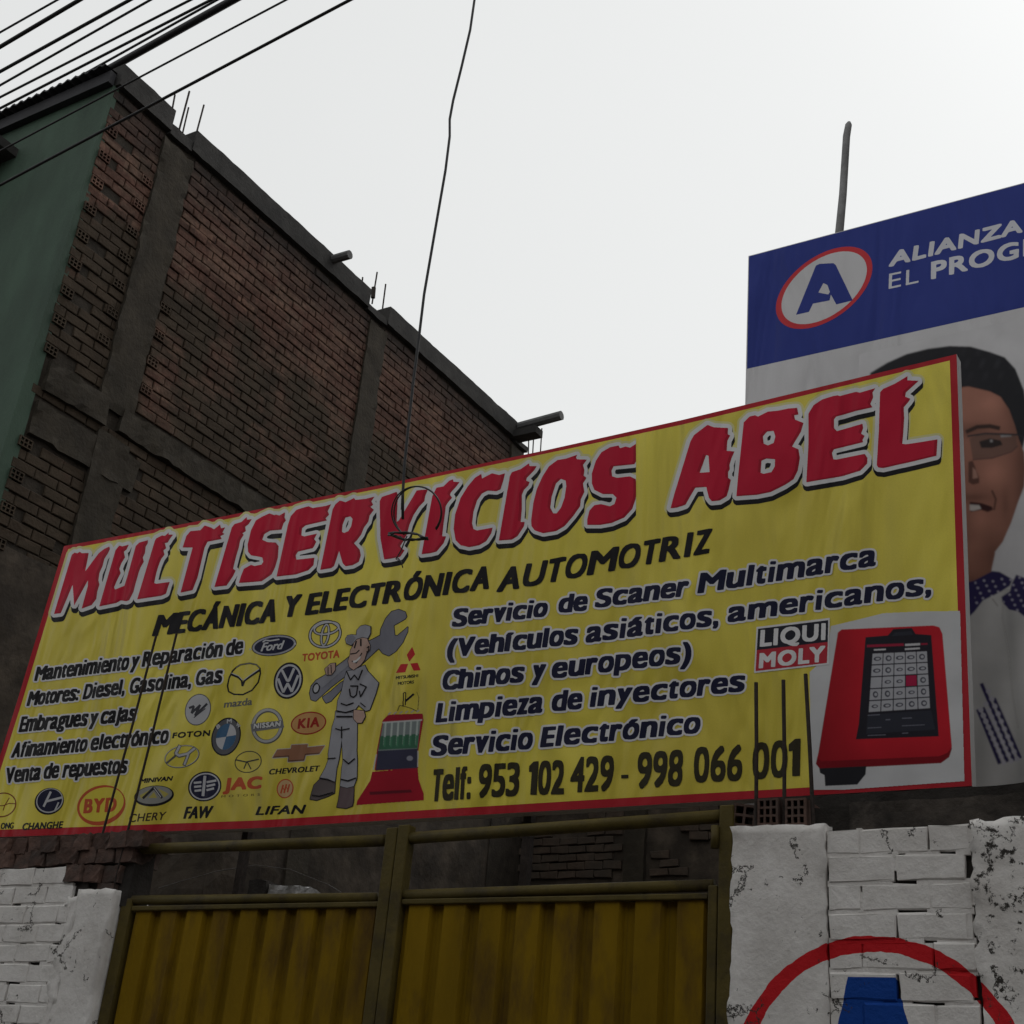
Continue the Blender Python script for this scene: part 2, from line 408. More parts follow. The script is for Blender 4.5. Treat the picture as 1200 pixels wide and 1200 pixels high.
def soft_print(A, name, parent, Y, step, blur, level=2, x1=None, post=None):
    '''a photographic print: the artwork's colours, softened as by coarse halftone, on a fine sheet'''
    C = np.zeros((len(A.cols)+1, 3)); C[1:] = np.array(A.cols); img = C[A.L]; al = (A.L > 0)
    r = int(round(blur*S))
    w = al.astype(float)[..., None]; im = img*w
    for ax in (0, 1):
        for _ in range(2):
            n_ = im.shape[ax]; acc = np.zeros_like(im); aw = np.zeros_like(w)
            for d in range(-r, r+1):
                k = 1-abs(d)/(r+1); acc += np.roll(im, d, ax)*k; aw += np.roll(w, d, ax)*k
            im, w = acc/(2*r+1), aw/(2*r+1)
            if r == 0: break
    im = im/np.maximum(w, 1e-6)
    q = max(1, int(round(step*S))); im = im[::q, ::q]; al = al[::q, ::q]; H_, W_ = al.shape
    jj, ii = np.meshgrid(np.arange(W_), np.arange(H_)); X = jj*q/S+A.x0; Yp = ii*q/S+A.y0
    if post is not None: im = post(im, X, Yp)
    if x1: al = al & (X < x1)
    idx = -np.ones((H_, W_), int); use = al.copy(); idx[use] = np.arange(use.sum())
    dirs = (X[use][:, None]-600)/FPX*RT + (600-Yp[use][:, None])/FPX*UP + FW; P = dirs*(Y/dirs[:, 1:2]); P[:, 2] += EYE; P[:, 1] = Y-0.00022*level
    ok = use[:-1, :-1] & use[1:, :-1] & use[1:, 1:] & use[:-1, 1:]
    F = np.stack([idx[:-1, :-1][ok], idx[1:, :-1][ok], idx[1:, 1:][ok], idx[:-1, 1:][ok]], 1)
    me = bpy.data.meshes.new(name); me.from_pydata(P.tolist(), [], F.tolist())
    at = me.color_attributes.new('print', 'FLOAT_COLOR', 'POINT'); cc = np.ones((len(P), 4), np.float32); cc[:, :3] = im[use]; at.data.foreach_set('color', cc.ravel())
    me.materials.append(m_soft); me.update(); return link(name, me, parent)

# ---------------------------------------------------------------- common materials
m_concrete = mat('concrete', (0.038, 0.031, 0.022), 0.92, 0.3, 5, 0.8, 25, col2=(0.026, 0.021, 0.015), c2lo=0.5, c2hi=0.7, c2scale=2.2)
m_beam = mat('dark_concrete', (0.042, 0.040, 0.038), 0.92, 0.3, 4, 0.7, 25, col2=(0.026, 0.025, 0.025), c2lo=0.45, c2hi=0.65, c2scale=1.6)
m_mortar = mat('mortar_dark', (0.036, 0.029, 0.022), 0.95, 0.35, 8, 0.8, 40)
m_white = None
m_steel = mat('rusty_steel', (0.035, 0.026, 0.022), 0.7, 0.4, 60, 0.3, 200, metal=0.3)
m_black = mat('black_rubber', (0.018, 0.018, 0.02), 0.5, 0.2, 30, 0)
m_asphalt = mat('asphalt', (0.05, 0.05, 0.052), 0.95, 0.3, 30, 0.6, 150)
m_dirt = mat('dirt', (0.12, 0.10, 0.08), 0.95, 0.3, 3, 0.6, 40)
m_pave = mat('pavement_concrete', (0.22, 0.21, 0.20), 0.9, 0.2, 4, 0.4, 60)

m_oldr = mat('old_render', (0.062, 0.049, 0.037), 0.95, 0.45, 3.5, 1.0, 12, col2=(0.034, 0.027, 0.021), c2lo=0.42, c2hi=0.6, c2scale=2.5)
def brick_material():
    """fired brick, with a grey cement smear that thickens below the step line of the wall"""
    m = bpy.data.materials.new('brick_clay'); m.use_nodes = True; t = m.node_tree; L = t.links.new
    b = t.nodes['Principled BSDF']; b.inputs['Roughness'].default_value = 0.92; b.inputs['Specular IOR Level'].default_value = 0.2
    g = nn(t, 'ShaderNodeNewGeometry'); pos = g.outputs['Position']
    oi = nn(t, 'ShaderNodeObjectInfo')
    # tone per brick: voronoi-like cell hash from position snapped to the coursing
    sn = nn(t, 'ShaderNodeVectorMath', operation='SNAP'); sn.inputs[1].default_value = (0.3, 0.2575, 0.1058)
    ofs = nn(t, 'ShaderNodeVectorMath', operation='ADD'); ofs.inputs[1].default_value = (0.1, 0.0, 0.0)
    L(pos, ofs.inputs[0]); L(ofs.outputs[0], sn.inputs[0])
    wn = nn(t, 'ShaderNodeTexWhiteNoise', noise_dimensions='3D'); L(sn.outputs[0], wn.inputs['Vector'])
    rp = nn(t, 'ShaderNodeValToRGB'); e = rp.color_ramp.elements
    e[0].color = (0.068, 0.036, 0.026, 1); e[1].color = (0.150, 0.084, 0.060, 1)
    x = rp.color_ramp.elements.new(0.45); x.color = (0.104, 0.053, 0.039, 1)
    x = rp.color_ramp.elements.new(0.75); x.color = (0.116, 0.071, 0.052, 1)
    L(wn.outputs['Value'], rp.inputs[0])
    n1 = nn(t, 'ShaderNodeTexNoise', Scale=22.0, Detail=6); L(pos, n1.inputs['Vector'])
    mr = nn(t, 'ShaderNodeMapRange'); mr.inputs['From Min'].default_value = 0.3; mr.inputs['From Max'].default_value = 0.7; mr.inputs['To Min'].default_value = 0.7; mr.inputs['To Max'].default_value = 1.3
    L(n1.outputs['Fac'], mr.inputs['Value'])
    vm = nn(t, 'ShaderNodeVectorMath', operation='SCALE'); L(rp.outputs[0], vm.inputs[0]); L(mr.outputs[0], vm.inputs['Scale'])
    sep = nn(t, 'ShaderNodeSeparateXYZ'); L(pos, sep.inputs[0])
    n2 = nn(t, 'ShaderNodeTexNoise', Scale=1.1, Detail=8, Roughness=0.7); L(pos, n2.inputs['Vector'])
    # smear amount: mostly under z 9.35, and over the outer bay (y < 7.1)
    a1 = nn(t, 'ShaderNodeMapRange'); a1.inputs['From Min'].default_value = 9.6; a1.inputs['From Max'].default_value = 9.1; a1.inputs['To Min'].default_value = -0.13; a1.inputs['To Max'].default_value = 0.14
    L(sep.outputs['Z'], a1.inputs['Value'])
    a2 = nn(t, 'ShaderNodeMapRange'); a2.inputs['From Min'].default_value = 7.6; a2.inputs['From Max'].default_value = 7.0; a2.inputs['To Min'].default_value = 0.0; a2.inputs['To Max'].default_value = 0.10
    L(sep.outputs['Y'], a2.inputs['Value'])
    ad = nn(t, 'ShaderNodeMath', operation='ADD'); L(a1.outputs[0], ad.inputs[0]); L(a2.outputs[0], ad.inputs[1])
    ad2 = nn(t, 'ShaderNodeMath', operation='ADD'); L(ad.outputs[0], ad2.inputs[0]); L(n2.outputs['Fac'], ad2.inputs[1])
    sm = nn(t, 'ShaderNodeMapRange'); sm.inputs['From Min'].default_value = 0.46; sm.inputs['From Max'].default_value = 0.62; sm.inputs['To Max'].default_value = 0.88; L(ad2.outputs[0], sm.inputs['Value'])
    mx = nn(t, 'ShaderNodeMix', data_type='RGBA'); L(sm.outputs[0], mx.inputs['Factor']); L(vm.outputs[0], mx.inputs['A'])
    n4 = nn(t, 'ShaderNodeTexNoise', Scale=3.0, Detail=5); L(pos, n4.inputs['Vector'])
    c4 = nn(t, 'ShaderNodeValToRGB'); c4.color_ramp.elements[0].position = 0.35; c4.color_ramp.elements[1].position = 0.65
    c4.color_ramp.elements[0].color = (0.030, 0.024, 0.016, 1); c4.color_ramp.elements[1].color = (0.054, 0.042, 0.028, 1)
    L(n4.outputs['Fac'], c4.inputs[0]); L(c4.outputs[0], mx.inputs['B']); tp = nn(t, 'ShaderNodeMapRange'); tp.inputs['From Min'].default_value = 10.2; tp.inputs['From Max'].default_value = 10.75; tp.inputs['To Max'].default_value = 0.75; L(sep.outputs['Z'], tp.inputs['Value'])
    tq = nn(t, 'ShaderNodeMath', operation='MULTIPLY'); L(tp.outputs[0], tq.inputs[0]); L(n2.outputs['Fac'], tq.inputs[1]); tr = nn(t, 'ShaderNodeMath', operation='MULTIPLY'); L(tq.outputs[0], tr.inputs[0]); tr.inputs[1].default_value = 2.0; tr.use_clamp = True
    m9 = nn(t, 'ShaderNodeMix', data_type='RGBA'); L(tr.outputs[0], m9.inputs['Factor']); L(mx.outputs['Result'], m9.inputs['A']); m9.inputs['B'].default_value = (0.032, 0.029, 0.027, 1)
    L(m9.outputs['Result'], b.inputs['Base Color'])
    n3 = nn(t, 'ShaderNodeTexNoise', Scale=35.0, Detail=6); L(pos, n3.inputs['Vector'])
    bp = nn(t, 'ShaderNodeBump', Strength=0.7, Distance=0.01); L(n3.outputs['Fac'], bp.inputs['Height']); L(bp.outputs[0], b.inputs['Normal'])
    return m
m_brick = brick_material()
m_brickb = mat('brick_dusty', (0.070, 0.050, 0.037), 0.95, 0.3, 10, 0.6, 40, col2=(0.055, 0.044, 0.034), c2lo=0.4, c2hi=0.6, c2scale=3)
m_brick2 = mat('brick_orange', (0.095, 0.056, 0.044), 0.92, 0.35, 14, 0.6, 50, col2=(0.06, 0.05, 0.045), c2lo=0.45, c2hi=0.7, c2scale=6, rnd=0.35)

def whitewash_material():
    """whitewashed masonry with the party's red ring and blue letter painted on it, wear and dark unpainted specks"""
    m = bpy.data.materials.new('whitewash'); m.use_nodes = True; t = m.node_tree; L = t.links.new
    b = t.nodes['Principled BSDF']; b.inputs['Roughness'].default_value = 0.85; b.inputs['Specular IOR Level'].default_value = 0.2
    g = nn(t, 'ShaderNodeNewGeometry'); pos = g.outputs['Position']; sep = nn(t, 'ShaderNodeSeparateXYZ'); L(pos, sep.inputs[0])
    def math_(op, a, bb=None, c=None):
        n = nn(t, 'ShaderNodeMath', operation=op)
        for i, v in enumerate((a, bb, c)):
            if v is None: continue
            if isinstance(v, (int, float)): n.inputs[i].default_value = v
            else: L(v, n.inputs[i])
        return n.outputs[0]
    n1 = nn(t, 'ShaderNodeTexNoise', Scale=3.0, Detail=8, Roughness=0.7); L(pos, n1.inputs['Vector'])
    rp = nn(t, 'ShaderNodeValToRGB'); e = rp.color_ramp.elements; e[0].position = 0.3; e[1].position = 0.6
    e[0].color = (0.56, 0.53, 0.50, 1); e[1].color = (0.78, 0.755, 0.73, 1); L(n1.outputs['Fac'], rp.inputs[0])
    # specks where the wash did not reach, denser in the rough column at the right
    n2 = nn(t, 'ShaderNodeTexNoise', Scale=26.0, Detail=6, Roughness=0.75); L(pos, n2.inputs['Vector'])
    n3 = nn(t, 'ShaderNodeTexNoise', Scale=4.0, Detail=3); L(pos, n3.inputs['Vector'])
    col = nn(t, 'ShaderNodeMapRange'); col.inputs['From Min'].default_value = -1.19; col.inputs['From Max'].default_value = -1.12; col.inputs['To Max'].default_value = 0.085; L(sep.outputs['X'], col.inputs['Value'])
    s1 = math_('ADD', math_('MULTIPLY', n3.outputs['Fac'], 0.35), n2.outputs['Fac']); s2 = math_('ADD', s1, col.outputs[0])
    sp = nn(t, 'ShaderNodeMapRange'); sp.inputs['From Min'].default_value = 0.83; sp.inputs['From Max'].default_value = 0.875; L(s2, sp.inputs['Value'])
    vd = nn(t, 'ShaderNodeVectorMath', operation='MULTIPLY_ADD'); vd.inputs[1].default_value = (0.12, 0.12, 0.12); L(n2.outputs['Color'], vd.inputs[0]); L(pos, vd.inputs[2])
    vo = nn(t, 'ShaderNodeTexVoronoi', feature='DISTANCE_TO_EDGE', Scale=3.2); L(vd.outputs[0], vo.inputs['Vector'])
    ck = math_('MULTIPLY', math_('LESS_THAN', vo.outputs['Distance'], 0.012), math_('GREATER_THAN', n3.outputs['Fac'], 0.54))
    spk = math_('MAXIMUM', sp.outputs[0], ck)
    # ring and letter
    n4 = nn(t, 'ShaderNodeTexNoise', Scale=14.0, Detail=4); L(pos, n4.inputs['Vector'])
    wob = math_('MULTIPLY', math_('SUBTRACT', n4.outputs['Fac'], 0.5), 0.022)
    dx = math_('ADD', sep.outputs['X'], 1.535); dz = math_('SUBTRACT', sep.outputs['Z'], 1.917)
    r = math_('ADD', math_('SQRT', math_('ADD', math_('MULTIPLY', dx, dx), math_('MULTIPLY', dz, dz))), wob)
    ring = math_('MULTIPLY', math_('GREATER_THAN', r, 0.482), math_('LESS_THAN', r, 0.538))
    ax = math_('ADD', math_('ABSOLUTE', math_('ADD', sep.outputs['X'], 1.5425)), math_('MULTIPLY', wob, 0.5)); dn = math_('SUBTRACT', 2.311, sep.outputs['Z'])
    inA = math_('MULTIPLY', math_('LESS_THAN', ax, math_('MULTIPLY_ADD', dn, 0.245, 0.087)), math_('MULTIPLY', math_('GREATER_THAN', dn, 0.0), math_('LESS_THAN', dn, 0.76)))
    cut = math_('MULTIPLY', math_('LESS_THAN', ax, math_('MULTIPLY', math_('SUBTRACT', dn, 0.22), 0.2)), math_('GREATER_THAN', dn, 0.22))
    A = math_('MULTIPLY', inA, math_('SUBTRACT', 1.0, cut))
    m1 = nn(t, 'ShaderNodeMix', data_type='RGBA'); L(ring, m1.inputs['Factor']); L(rp.outputs[0], m1.inputs['A']); m1.inputs['B'].default_value = (0.55, 0.014, 0.02, 1)
    m2 = nn(t, 'ShaderNodeMix', data_type='RGBA'); L(A, m2.inputs['Factor']); L(m1.outputs['Result'], m2.inputs['A']); m2.inputs['B'].default_value = (0.006, 0.055, 0.30, 1)
    m3 = nn(t, 'ShaderNodeMix', data_type='RGBA'); L(spk, m3.inputs['Factor']); L(m2.outputs['Result'], m3.inputs['A']); m3.inputs['B'].default_value = (0.05, 0.045, 0.04, 1)
    L(m3.outputs['Result'], b.inputs['Base Color'])
    n5 = nn(t, 'ShaderNodeTexNoise', Scale=24.0, Detail=8, Roughness=0.7); L(pos, n5.inputs['Vector'])
    bp = nn(t, 'ShaderNodeBump', Strength=0.6, Distance=0.012); L(n5.outputs['Fac'], bp.inputs['Height']); L(bp.outputs[0], b.inputs['Normal'])
    return m
m_white = whitewash_material()
m_crevice = mat('crevice', (0.03, 0.026, 0.023), 0.95, 0.3, 12, 0.5, 60)

# ---------------------------------------------------------------- setting: ground, road, pavements, lot
mb = MB(); mb.add([(-300, -300, -0.02), (300, -300, -0.02), (300, 300, -0.02), (-300, 300, -0.02)], [(0, 1, 2, 3)]); tag(mb.obj('ground', m_dirt), kind='structure')
mb = MB(); mb.add([(-60, -2.0, -0.012), (60, -2.0, -0.012), (60, 3.4, -0.012), (-60, 3.4, -0.012)], [(0, 1, 2, 3)]); tag(mb.obj('road', m_asphalt), kind='structure')
mb = MB(); mb.box(-60, 60, 3.4, 4.99, -0.1, 0.12); tag(mb.obj('pavement', m_pave), kind='structure')
mb = MB(); mb.box(-60, 60, -3.2, -2.0, -0.1, 0.12); tag(mb.obj('far_pavement', m_pave), kind='structure')

# ---------------------------------------------------------------- neighbour building: brick party wall, green front
XW = -9.3; ZR = 11.13; YF = 6.35
bld = thing('brick_building', 'tall green fronted building with a bare brick side wall, behind the yellow sign', 'building', (XW-4, 10, 0))
mb = MB(); mb.box(-17.0, XW-0.013, YF+0.03, 14.45, 0, 10.9); mb.box(-9.75, XW+0.02, 14.43, 15.30, 0, 6.0); core = mb.obj('side_wall', m_mortar, bld)
m_green = mat('green_render', (0.046, 0.080, 0.056), 0.8, 0.15, 1.5, 0.4, 50, col2=(0.030, 0.050, 0.036), c2lo=0.4, c2hi=0.7, c2scale=1.4, stretch=(1.5, 1, 0.5))
# the green front leans outwards a touch towards the street at its top corner
mb = MB(); mb.add([(-17, 6.12, 0), (XW+0.0, 6.12, 0), (XW+0.0, 6.345, 10.86), (-17, 6.345, 10.86), (-17, 6.42, 0), (XW-0.0, 6.42, 0), (XW, 6.42, 10.86), (-17, 6.42, 10.86)],
    [(0, 1, 2, 3), (1, 5, 6, 2), (3, 2, 6, 7), (4, 7, 6, 5), (0, 3, 7, 4), (0, 4, 5, 1)])
mb.obj('front_wall', m_green, bld)
# roof edge: corrugated sheet over the green front and its fascia
m_sheet = mat('corrugated_metal', (0.03, 0.03, 0.034), 0.7, 0.3, 3, 0.2, 30, metal=0.2)
mb = MB(); n = 260
for i in range(n+1):
    x = -17.2+(17.2+XW-0.02)*i/n; z = 0.017*sin(2*pi*x/0.115)
    mb.v += [(x, 6.20, 11.03+z), (x, 6.9, 11.10+z), (x, 6.20, 11.01+z*0.9), (x, 6.9, 11.08+z)]
for i in range(n):
    a = 4*i; b = a+4; mb.f += [(a, b, b+1, a+1), (a+2, a+3, b+3, b+2), (a, a+2, b+2, b)]
mb.obj('roof_sheet', m_sheet, bld)
mb = MB(); mb.box(-17.2, XW+0.005, 6.27, 6.341, 10.845, 10.99); mb.obj('fascia', m_sheet, bld)
# window with its canopy in the green front
mb = MB(); mb.box(-13.2, -10.55, 5.95, 6.36, 10.40, 10.50); can = mb.obj('canopy', m_beam, bld)
mb = MB(); mb.box(-13.0, -10.78, 6.20, 6.34, 8.9, 10.38); win = mb.obj('window', mat('window_reveal', (0.07, 0.05, 0.045), 0.8), bld)
m_glass = mat('dark_glass', (0.01, 0.012, 0.015), 0.15, 0.1, 4, 0, spec=0.6)
for k in range(2):
    mb = MB(); mb.box(-12.9+k*1.06, -11.94+k*1.06, 6.19, 6.197, 9.0, 10.3); mb.obj('pane', m_glass, win)

# columns, beams
def bulgy(name, parent, m, x0, x1, y0, y1, z0, z1, amp=0.012, res=0.08, seed=1.0, edge=0.02):
    amp *= 0.5; edge *= 0.45
    if name == 'parapet': amp *= 0.45; edge *= 0.3
    return rough_box(x0, x1, y0, y1, z0, z1, res, amp, 4.0, seed, edge).obj(name, m, parent, smooth=False)
bulgy('column', bld, m_concrete, XW-0.1, XW+0.035, 7.07, 7.49, 7.62, 10.76, seed=3, edge=0.03)
bulgy('column', bld, m_concrete, XW-0.1, XW+0.03, 10.66, 11.00, 7.7, 10.76, seed=7)
bulgy('column', bld, m_concrete, XW-0.1, XW+0.03, 14.05, 14.40, 7.7, 10.76, seed=11)
bulgy('column', bld, m_concrete, XW-0.1, XW+0.03, 10.66, 11.00, 3.0, 7.38, seed=17)
bulgy('column', bld, m_concrete, XW-0.1, XW+0.03, 7.15, 7.55, 3.0, 7.38, seed=19)
bulgy('floor_beam', bld, m_concrete, XW-0.1, XW+0.045, YF+0.12, 7.20, 7.42, 7.71, amp=0.016, seed=23, edge=0.03)
bulgy('floor_beam', bld, m_concrete, XW-0.1, XW+0.045, 7.36, 14.40, 7.45, 7.70, amp=0.018, seed=29, edge=0.03)
bulgy('cement_ledge', bld, m_concrete, XW-0.1, XW+0.03, YF+0.10, 7.7, 6.96, 7.30, amp=0.014, seed=31, edge=0.03)
# top beam, in two lengths with broken gaps where the columns' bars stand up
bulgy('parapet', bld, m_beam, XW-0.25, XW+0.06, YF+0.015, 7.10, 10.87, ZR, amp=0.016, seed=37, edge=0.02)
bulgy('parapet', bld, m_beam, XW-0.25, XW+0.05, 7.10, 7.42, 10.84, 10.97, amp=0.02, seed=41, edge=0.03)
bulgy('parapet', bld, m_beam, XW-0.25, XW+0.06, 7.42, 10.55, 10.87, ZR, amp=0.016, seed=43, edge=0.02)
bulgy('parapet', bld, m_beam, XW-0.25, XW+0.05, 10.55, 10.95, 10.84, 10.93, amp=0.02, seed=47, edge=0.03)
bulgy('parapet', bld, m_beam, XW-0.25, XW+0.06, 10.95, 14.1, 10.87, ZR, amp=0.016, seed=53, edge=0.02)
bulgy('parapet', bld, m_beam, XW-0.25, XW+0.05, 14.1, 14.45, 10.82, 10.90, amp=0.02, seed=57, edge=0.03)
for k, (px0, py0, px1, py1, r) in enumerate([(200, 132, 205, 111, .011), (210, 146, 222, 107, .012), (214, 150, 221, 126, .010), (227, 162, 239, 123, .011),
        (423, 338, 425, 325, .012), (436, 350, 442, 319, .012), (447, 366, 452, 333, .012), (610, 528, 612, 508, .012), (619, 530, 620, 503, .012), (624, 530, 626, 500, .012), (633, 529, 635, 502, .012)]):
    a = onX(px0, py0+6, XW-0.1); b = onX(px1, py1, XW-0.1); mb = MB(); mb.tube([a, b], r*0.9, 6); mb.obj('rebar', m_steel, bld)
mb = MB(); a = Vector(onX(437, 349, XW-0.1)); mb.tube([a, Vector(onX(438, 337, XW-0.1))], 0.03, 6); mb.obj('rebar_tie', m_steel, bld)
# timber / pipe stubs lying across the roof edge
m_pipe = mat('grey_pipe', (0.10, 0.10, 0.10), 0.8, 0.25, 8, 0.3, 60)
mb = MB(); a = Vector(onX(385, 307, XW)); mb.tube([a+Vector((-0.5, 0, 0.03)), Vector((XW+0.30, a.y+0.02, a.z+0.03))], 0.055, 10); mb.obj('roof_pipe', m_pipe, bld)
mb = MB(); a = Vector((XW, 14.15, 11.07)); mb.tube([a+Vector((-0.8, 0, -0.03)), a+Vector((0.75, 0.0, 0.05))], 0.07, 10); mb.obj('roof_pipe', m_pipe, bld)
mb = MB(); mb.box(XW-0.2, XW+0.42, 14.02, 14.22, 10.86, 10.97); mb.obj('form_board', m_beam, bld)

# bricks of the side wall: header of each measured from its course
H, Lb = 0.1058, 0.2575
rough_box(XW-0.1, XW+0.01, YF+0.1, 15.1, 2.6, 5.92, 0.11, 0.016, 2.2, 61).obj('old_render', m_oldr, bld)
def brick_mesh(jit):
    mb = MB(); x1 = 0.0; hy, hz = Lb/2-0.006, H/2-0.0058
    j = lambda a: random.uniform(-a, a)
    fr = [(x1+j(.003), s*hy+j(jit), t*hz+j(jit)) for s, t in ((-1, -1), (1, -1), (1, 1), (-1, 1))]
    bk = [(-0.06, s*hy, t*hz) for s, t in ((-1, -1), (1, -1), (1, 1), (-1, 1))]
    c = [(p[0]+0.006, p[1]*0.93, p[2]*0.86) for p in fr]
    mb.add(fr+bk+c, [(8, 9, 10, 11), (0, 1, 9, 8), (1, 2, 10, 9), (2, 3, 11, 10), (3, 0, 8, 11), (0, 4, 5, 1), (1, 5, 6, 2), (2, 6, 7, 3), (3, 7, 4, 0)])
    return mb
BR = [brick_mesh(0.004) for _ in range(8)]; BRM = [b.mesh('brick', m_brick) for b in BR]
cells = []
row = 0; z = 3.0
while z < 10.80:
    zc = z+H/2; y = YF+0.02 - (Lb/2 if row % 2 else 0)
    while y < 14.4:
        y0, y1 = y, y+Lb; yc = y+Lb/2
        ok = y0 > YF and y1 < 14.42
        if not ok and y1 > YF+0.08 and y0 <= YF: y0 = YF+0.02; ok = True
        for a, b, lo, hi in ((7.07, 7.49, 7.6, 10.8), (10.66, 11.0, 0, 10.8), (14.05, 14.4, 0, 10.7)):
            if y1 > a and y0 < b and lo < zc < hi:
                if y0 < a: y1 = a+0.01
                elif y1 > b: y0 = b-0.01
                else: ok = False
        if y1-y0 < 0.05: ok = False
        if zc < 5.9: ok = False
        if 7.42 < zc < 7.72: ok = False
        if zc < 7.32 and zc > 6.94 and yc < 7.75: ok = False
        if y0 < YF+0.20 and row % 3 == 0: ok = False        # the toothed hollow bricks go there
        if ok and zc < 7.4 and random.random() < 0.03: ok = False
        if ok: cells.append(((y0+y1)/2, zc, (y1-y0)/Lb))
        y += Lb
    z += H; row += 1
def zsign(y):    # height above which the party wall shows over the sign, at depth y
    return 4.6+0.0*y
vis = []
for c in cells:
    d = np.array([XW, c[0], c[1]-EYE]); w = d@FW; px = 600+FPX*(d@RT)/w; py = 600-FPX*(d@UP)/w
    shown = px > -10 and py < 640-0.215*(px-75)+6 and py > 0
    vis.append((0 if shown else 1, d@d))
order = sorted(range(len(cells)), key=lambda i: vis[i])
mass = MB()
for rank, i in enumerate(order):
    yc, zc, sc = cells[i]; k = random.randrange(8); dx = random.uniform(-0.006, 0.006)
    if rank < 296:
        o = bpy.data.objects.new('brick', BRM[k]); COL.objects.link(o); place(o, (XW+dx, yc, zc), core); o.scale = (1, sc, 1)
    else:
        mass.add([(XW+dx+v[0], yc+v[1]*sc, zc+v[2]) for v in BR[k].v], BR[k].f)
o = mass.obj('brick_courses', m_brick, core); tag(o, kind='stuff')
# hollow bricks ending in the toothed outer edge and beside the column: six-cell headers
def hollow_mesh(w, h, depth, nx, nz, wall=0.011, axis='x'):
    mb = MB(); cw = (w-wall*(nx+1))/nx; ch = (h-wall*(nz+1))/nz
    def bx(a0, a1, b0, b1):
        if axis == 'x': mb.box(-depth, 0, a0, a1, b0, b1)
        else: mb.box(a0, a1, 0, depth, b0, b1)
    for i in range(nx+1): bx(-w/2+i*(cw+wall), -w/2+i*(cw+wall)+wall, -h/2, h/2)
    for i in range(nx):
        for k in range(nz+1): bx(-w/2+wall+i*(cw+wall), -w/2+(i+1)*(cw+wall), -h/2+k*(ch+wall), -h/2+k*(ch+wall)+wall)
    if axis == 'x': mb.box(-depth-0.004, -depth+0.001, -w/2, w/2, -h/2, h/2)
    else: mb.box(-w/2, w/2, depth-0.001, depth+0.004, -h/2, h/2)
    return mb
hm = hollow_mesh(0.14, 0.092, 0.07, 3, 2, 0.012).mesh('hollow_brick', m_brick)
z = 3.0; row = 0
while z < 10.6:
    if row % 3 == 0 and not (7.35 < z+H/2 < 7.75) and not (6.9 < z+H/2 < 7.35):
        for yy in ((YF+0.10,) if z > 4 else ()):
            o = bpy.data.objects.new('hollow_brick', hm); COL.objects.link(o); place(o, (XW+0.02, yy, z+H/2), core)
    if row % 3 == 1 and 7.9 < z < 10.3:
        o = bpy.data.objects.new('hollow_brick', hm); COL.objects.link(o); place(o, (XW+0.022, 6.98+random.uniform(-.03, .02), z+H/2), core)
    if row % 3 == 2 and 7.9 < z < 9.0:
        o = bpy.data.objects.new('hollow_brick', hm); COL.objects.link(o); place(o, (XW+0.022, 7.58, z+H/2), core)
    z += H; row += 1

# ---------------------------------------------------------------- wall at the back of the lot
bw = thing('back_wall', 'rough brick and cement wall at the back of the lot seen over the yellow gate', 'wall', (-3.5, 15.3, 0))
m_back = m_oldr
rough_box(XW-0.5, 3.0, 15.2, 15.5, 0, 6.1, 0.25, 0.03, 1.2, 5).obj('wall_face', m_back, bw)
for x in (-7.6, -5.15, -3.3, -0.9, 1.6): rough_box(x-0.14, x+0.14, 15.12, 15.22, 0, 6.15, 0.12, 0.015, 3, x).obj('column', m_concrete, bw)
mbb = MB(); bmass = [brick_mesh(0.01) for _ in range(4)]
for r in range(18):
    for i in range(44):
        x = -9.2+i*Lb+(r % 2)*Lb/2; z = 4.0+r*H
        if any(abs(x-c) < 0.28 for c in (-7.6, -5.15, -3.3, -0.9, 1.6)) or noise.noise(Vector((x*0.9, z*1.3, 2))) > 0.12 or x > 2.9 or z < 4.9: continue
        q = random.choice(bmass); mbb.add([(x-v[1], 15.19-v[0]-0.03, z+v[2]) for v in q.v], q.f)
tag(mbb.obj('brick_courses', m_brickb, bw), kind='stuff')

# ---------------------------------------------------------------- unseen houses added over the street and beside the lot to block sky light
def blocker_house(name, label, x0, x1, y0, y1, h, col, face, floors):
    t = thing(name, label, 'building', ((x0+x1)/2, (y0+y1)/2, 0))
    mb = MB(); mb.box(x0, x1, y0, y1, 0, h); mb.obj('wall', mat('render_'+name+str(int(x0)), col, 0.85, 0.15, 1.5, 0.3, 30), t)
    mb = MB(); mb.box(x0-0.05, x1+0.05, y0-0.05, y1+0.05, h, h+0.25); mb.obj('parapet', m_beam, t)
    for f in range(floors):
        n = max(1, int((x1-x0)/2.6))
        for i in range(n):
            cx = x0+(i+0.5)*(x1-x0)/n; z0 = 1.0+f*2.9
            yy = y1 if face > 0 else y0
            mb = MB(); mb.box(cx-0.6, cx+0.6, yy-0.04, yy+0.03*1, z0, z0+1.25); w = mb.obj('window', m_beam, t)
            mb = MB(); mb.box(cx-0.53, cx+0.53, yy+face*0.031, yy+face*0.036, z0+0.07, z0+1.18); mb.obj('pane', m_glass, w)
    return t
blocker_house('sky_blocker_house', 'unseen ochre rendered house added over the street from the gate to block sky light', -22, -11, -12, -3.2, 7.2, (0.16, 0.13, 0.10), 1, 2)
blocker_house('sky_blocker_house', 'unseen grey rendered house added over the street from the sign to block sky light', -10.95, -1.5, -12, -3.2, 6.6, (0.14, 0.14, 0.14), 1, 2)
blocker_house('sky_blocker_house', 'unseen brick red rendered house added over the street behind the viewer to block sky light', -1.45, 8, -12, -3.2, 6.9, (0.13, 0.09, 0.08), 1, 2)
blocker_house('sky_blocker_house', 'unseen tan rendered house added over the street at its far end to block sky light', 8.05, 22, -12, -3.2, 7.4, (0.15, 0.13, 0.11), 1, 2)
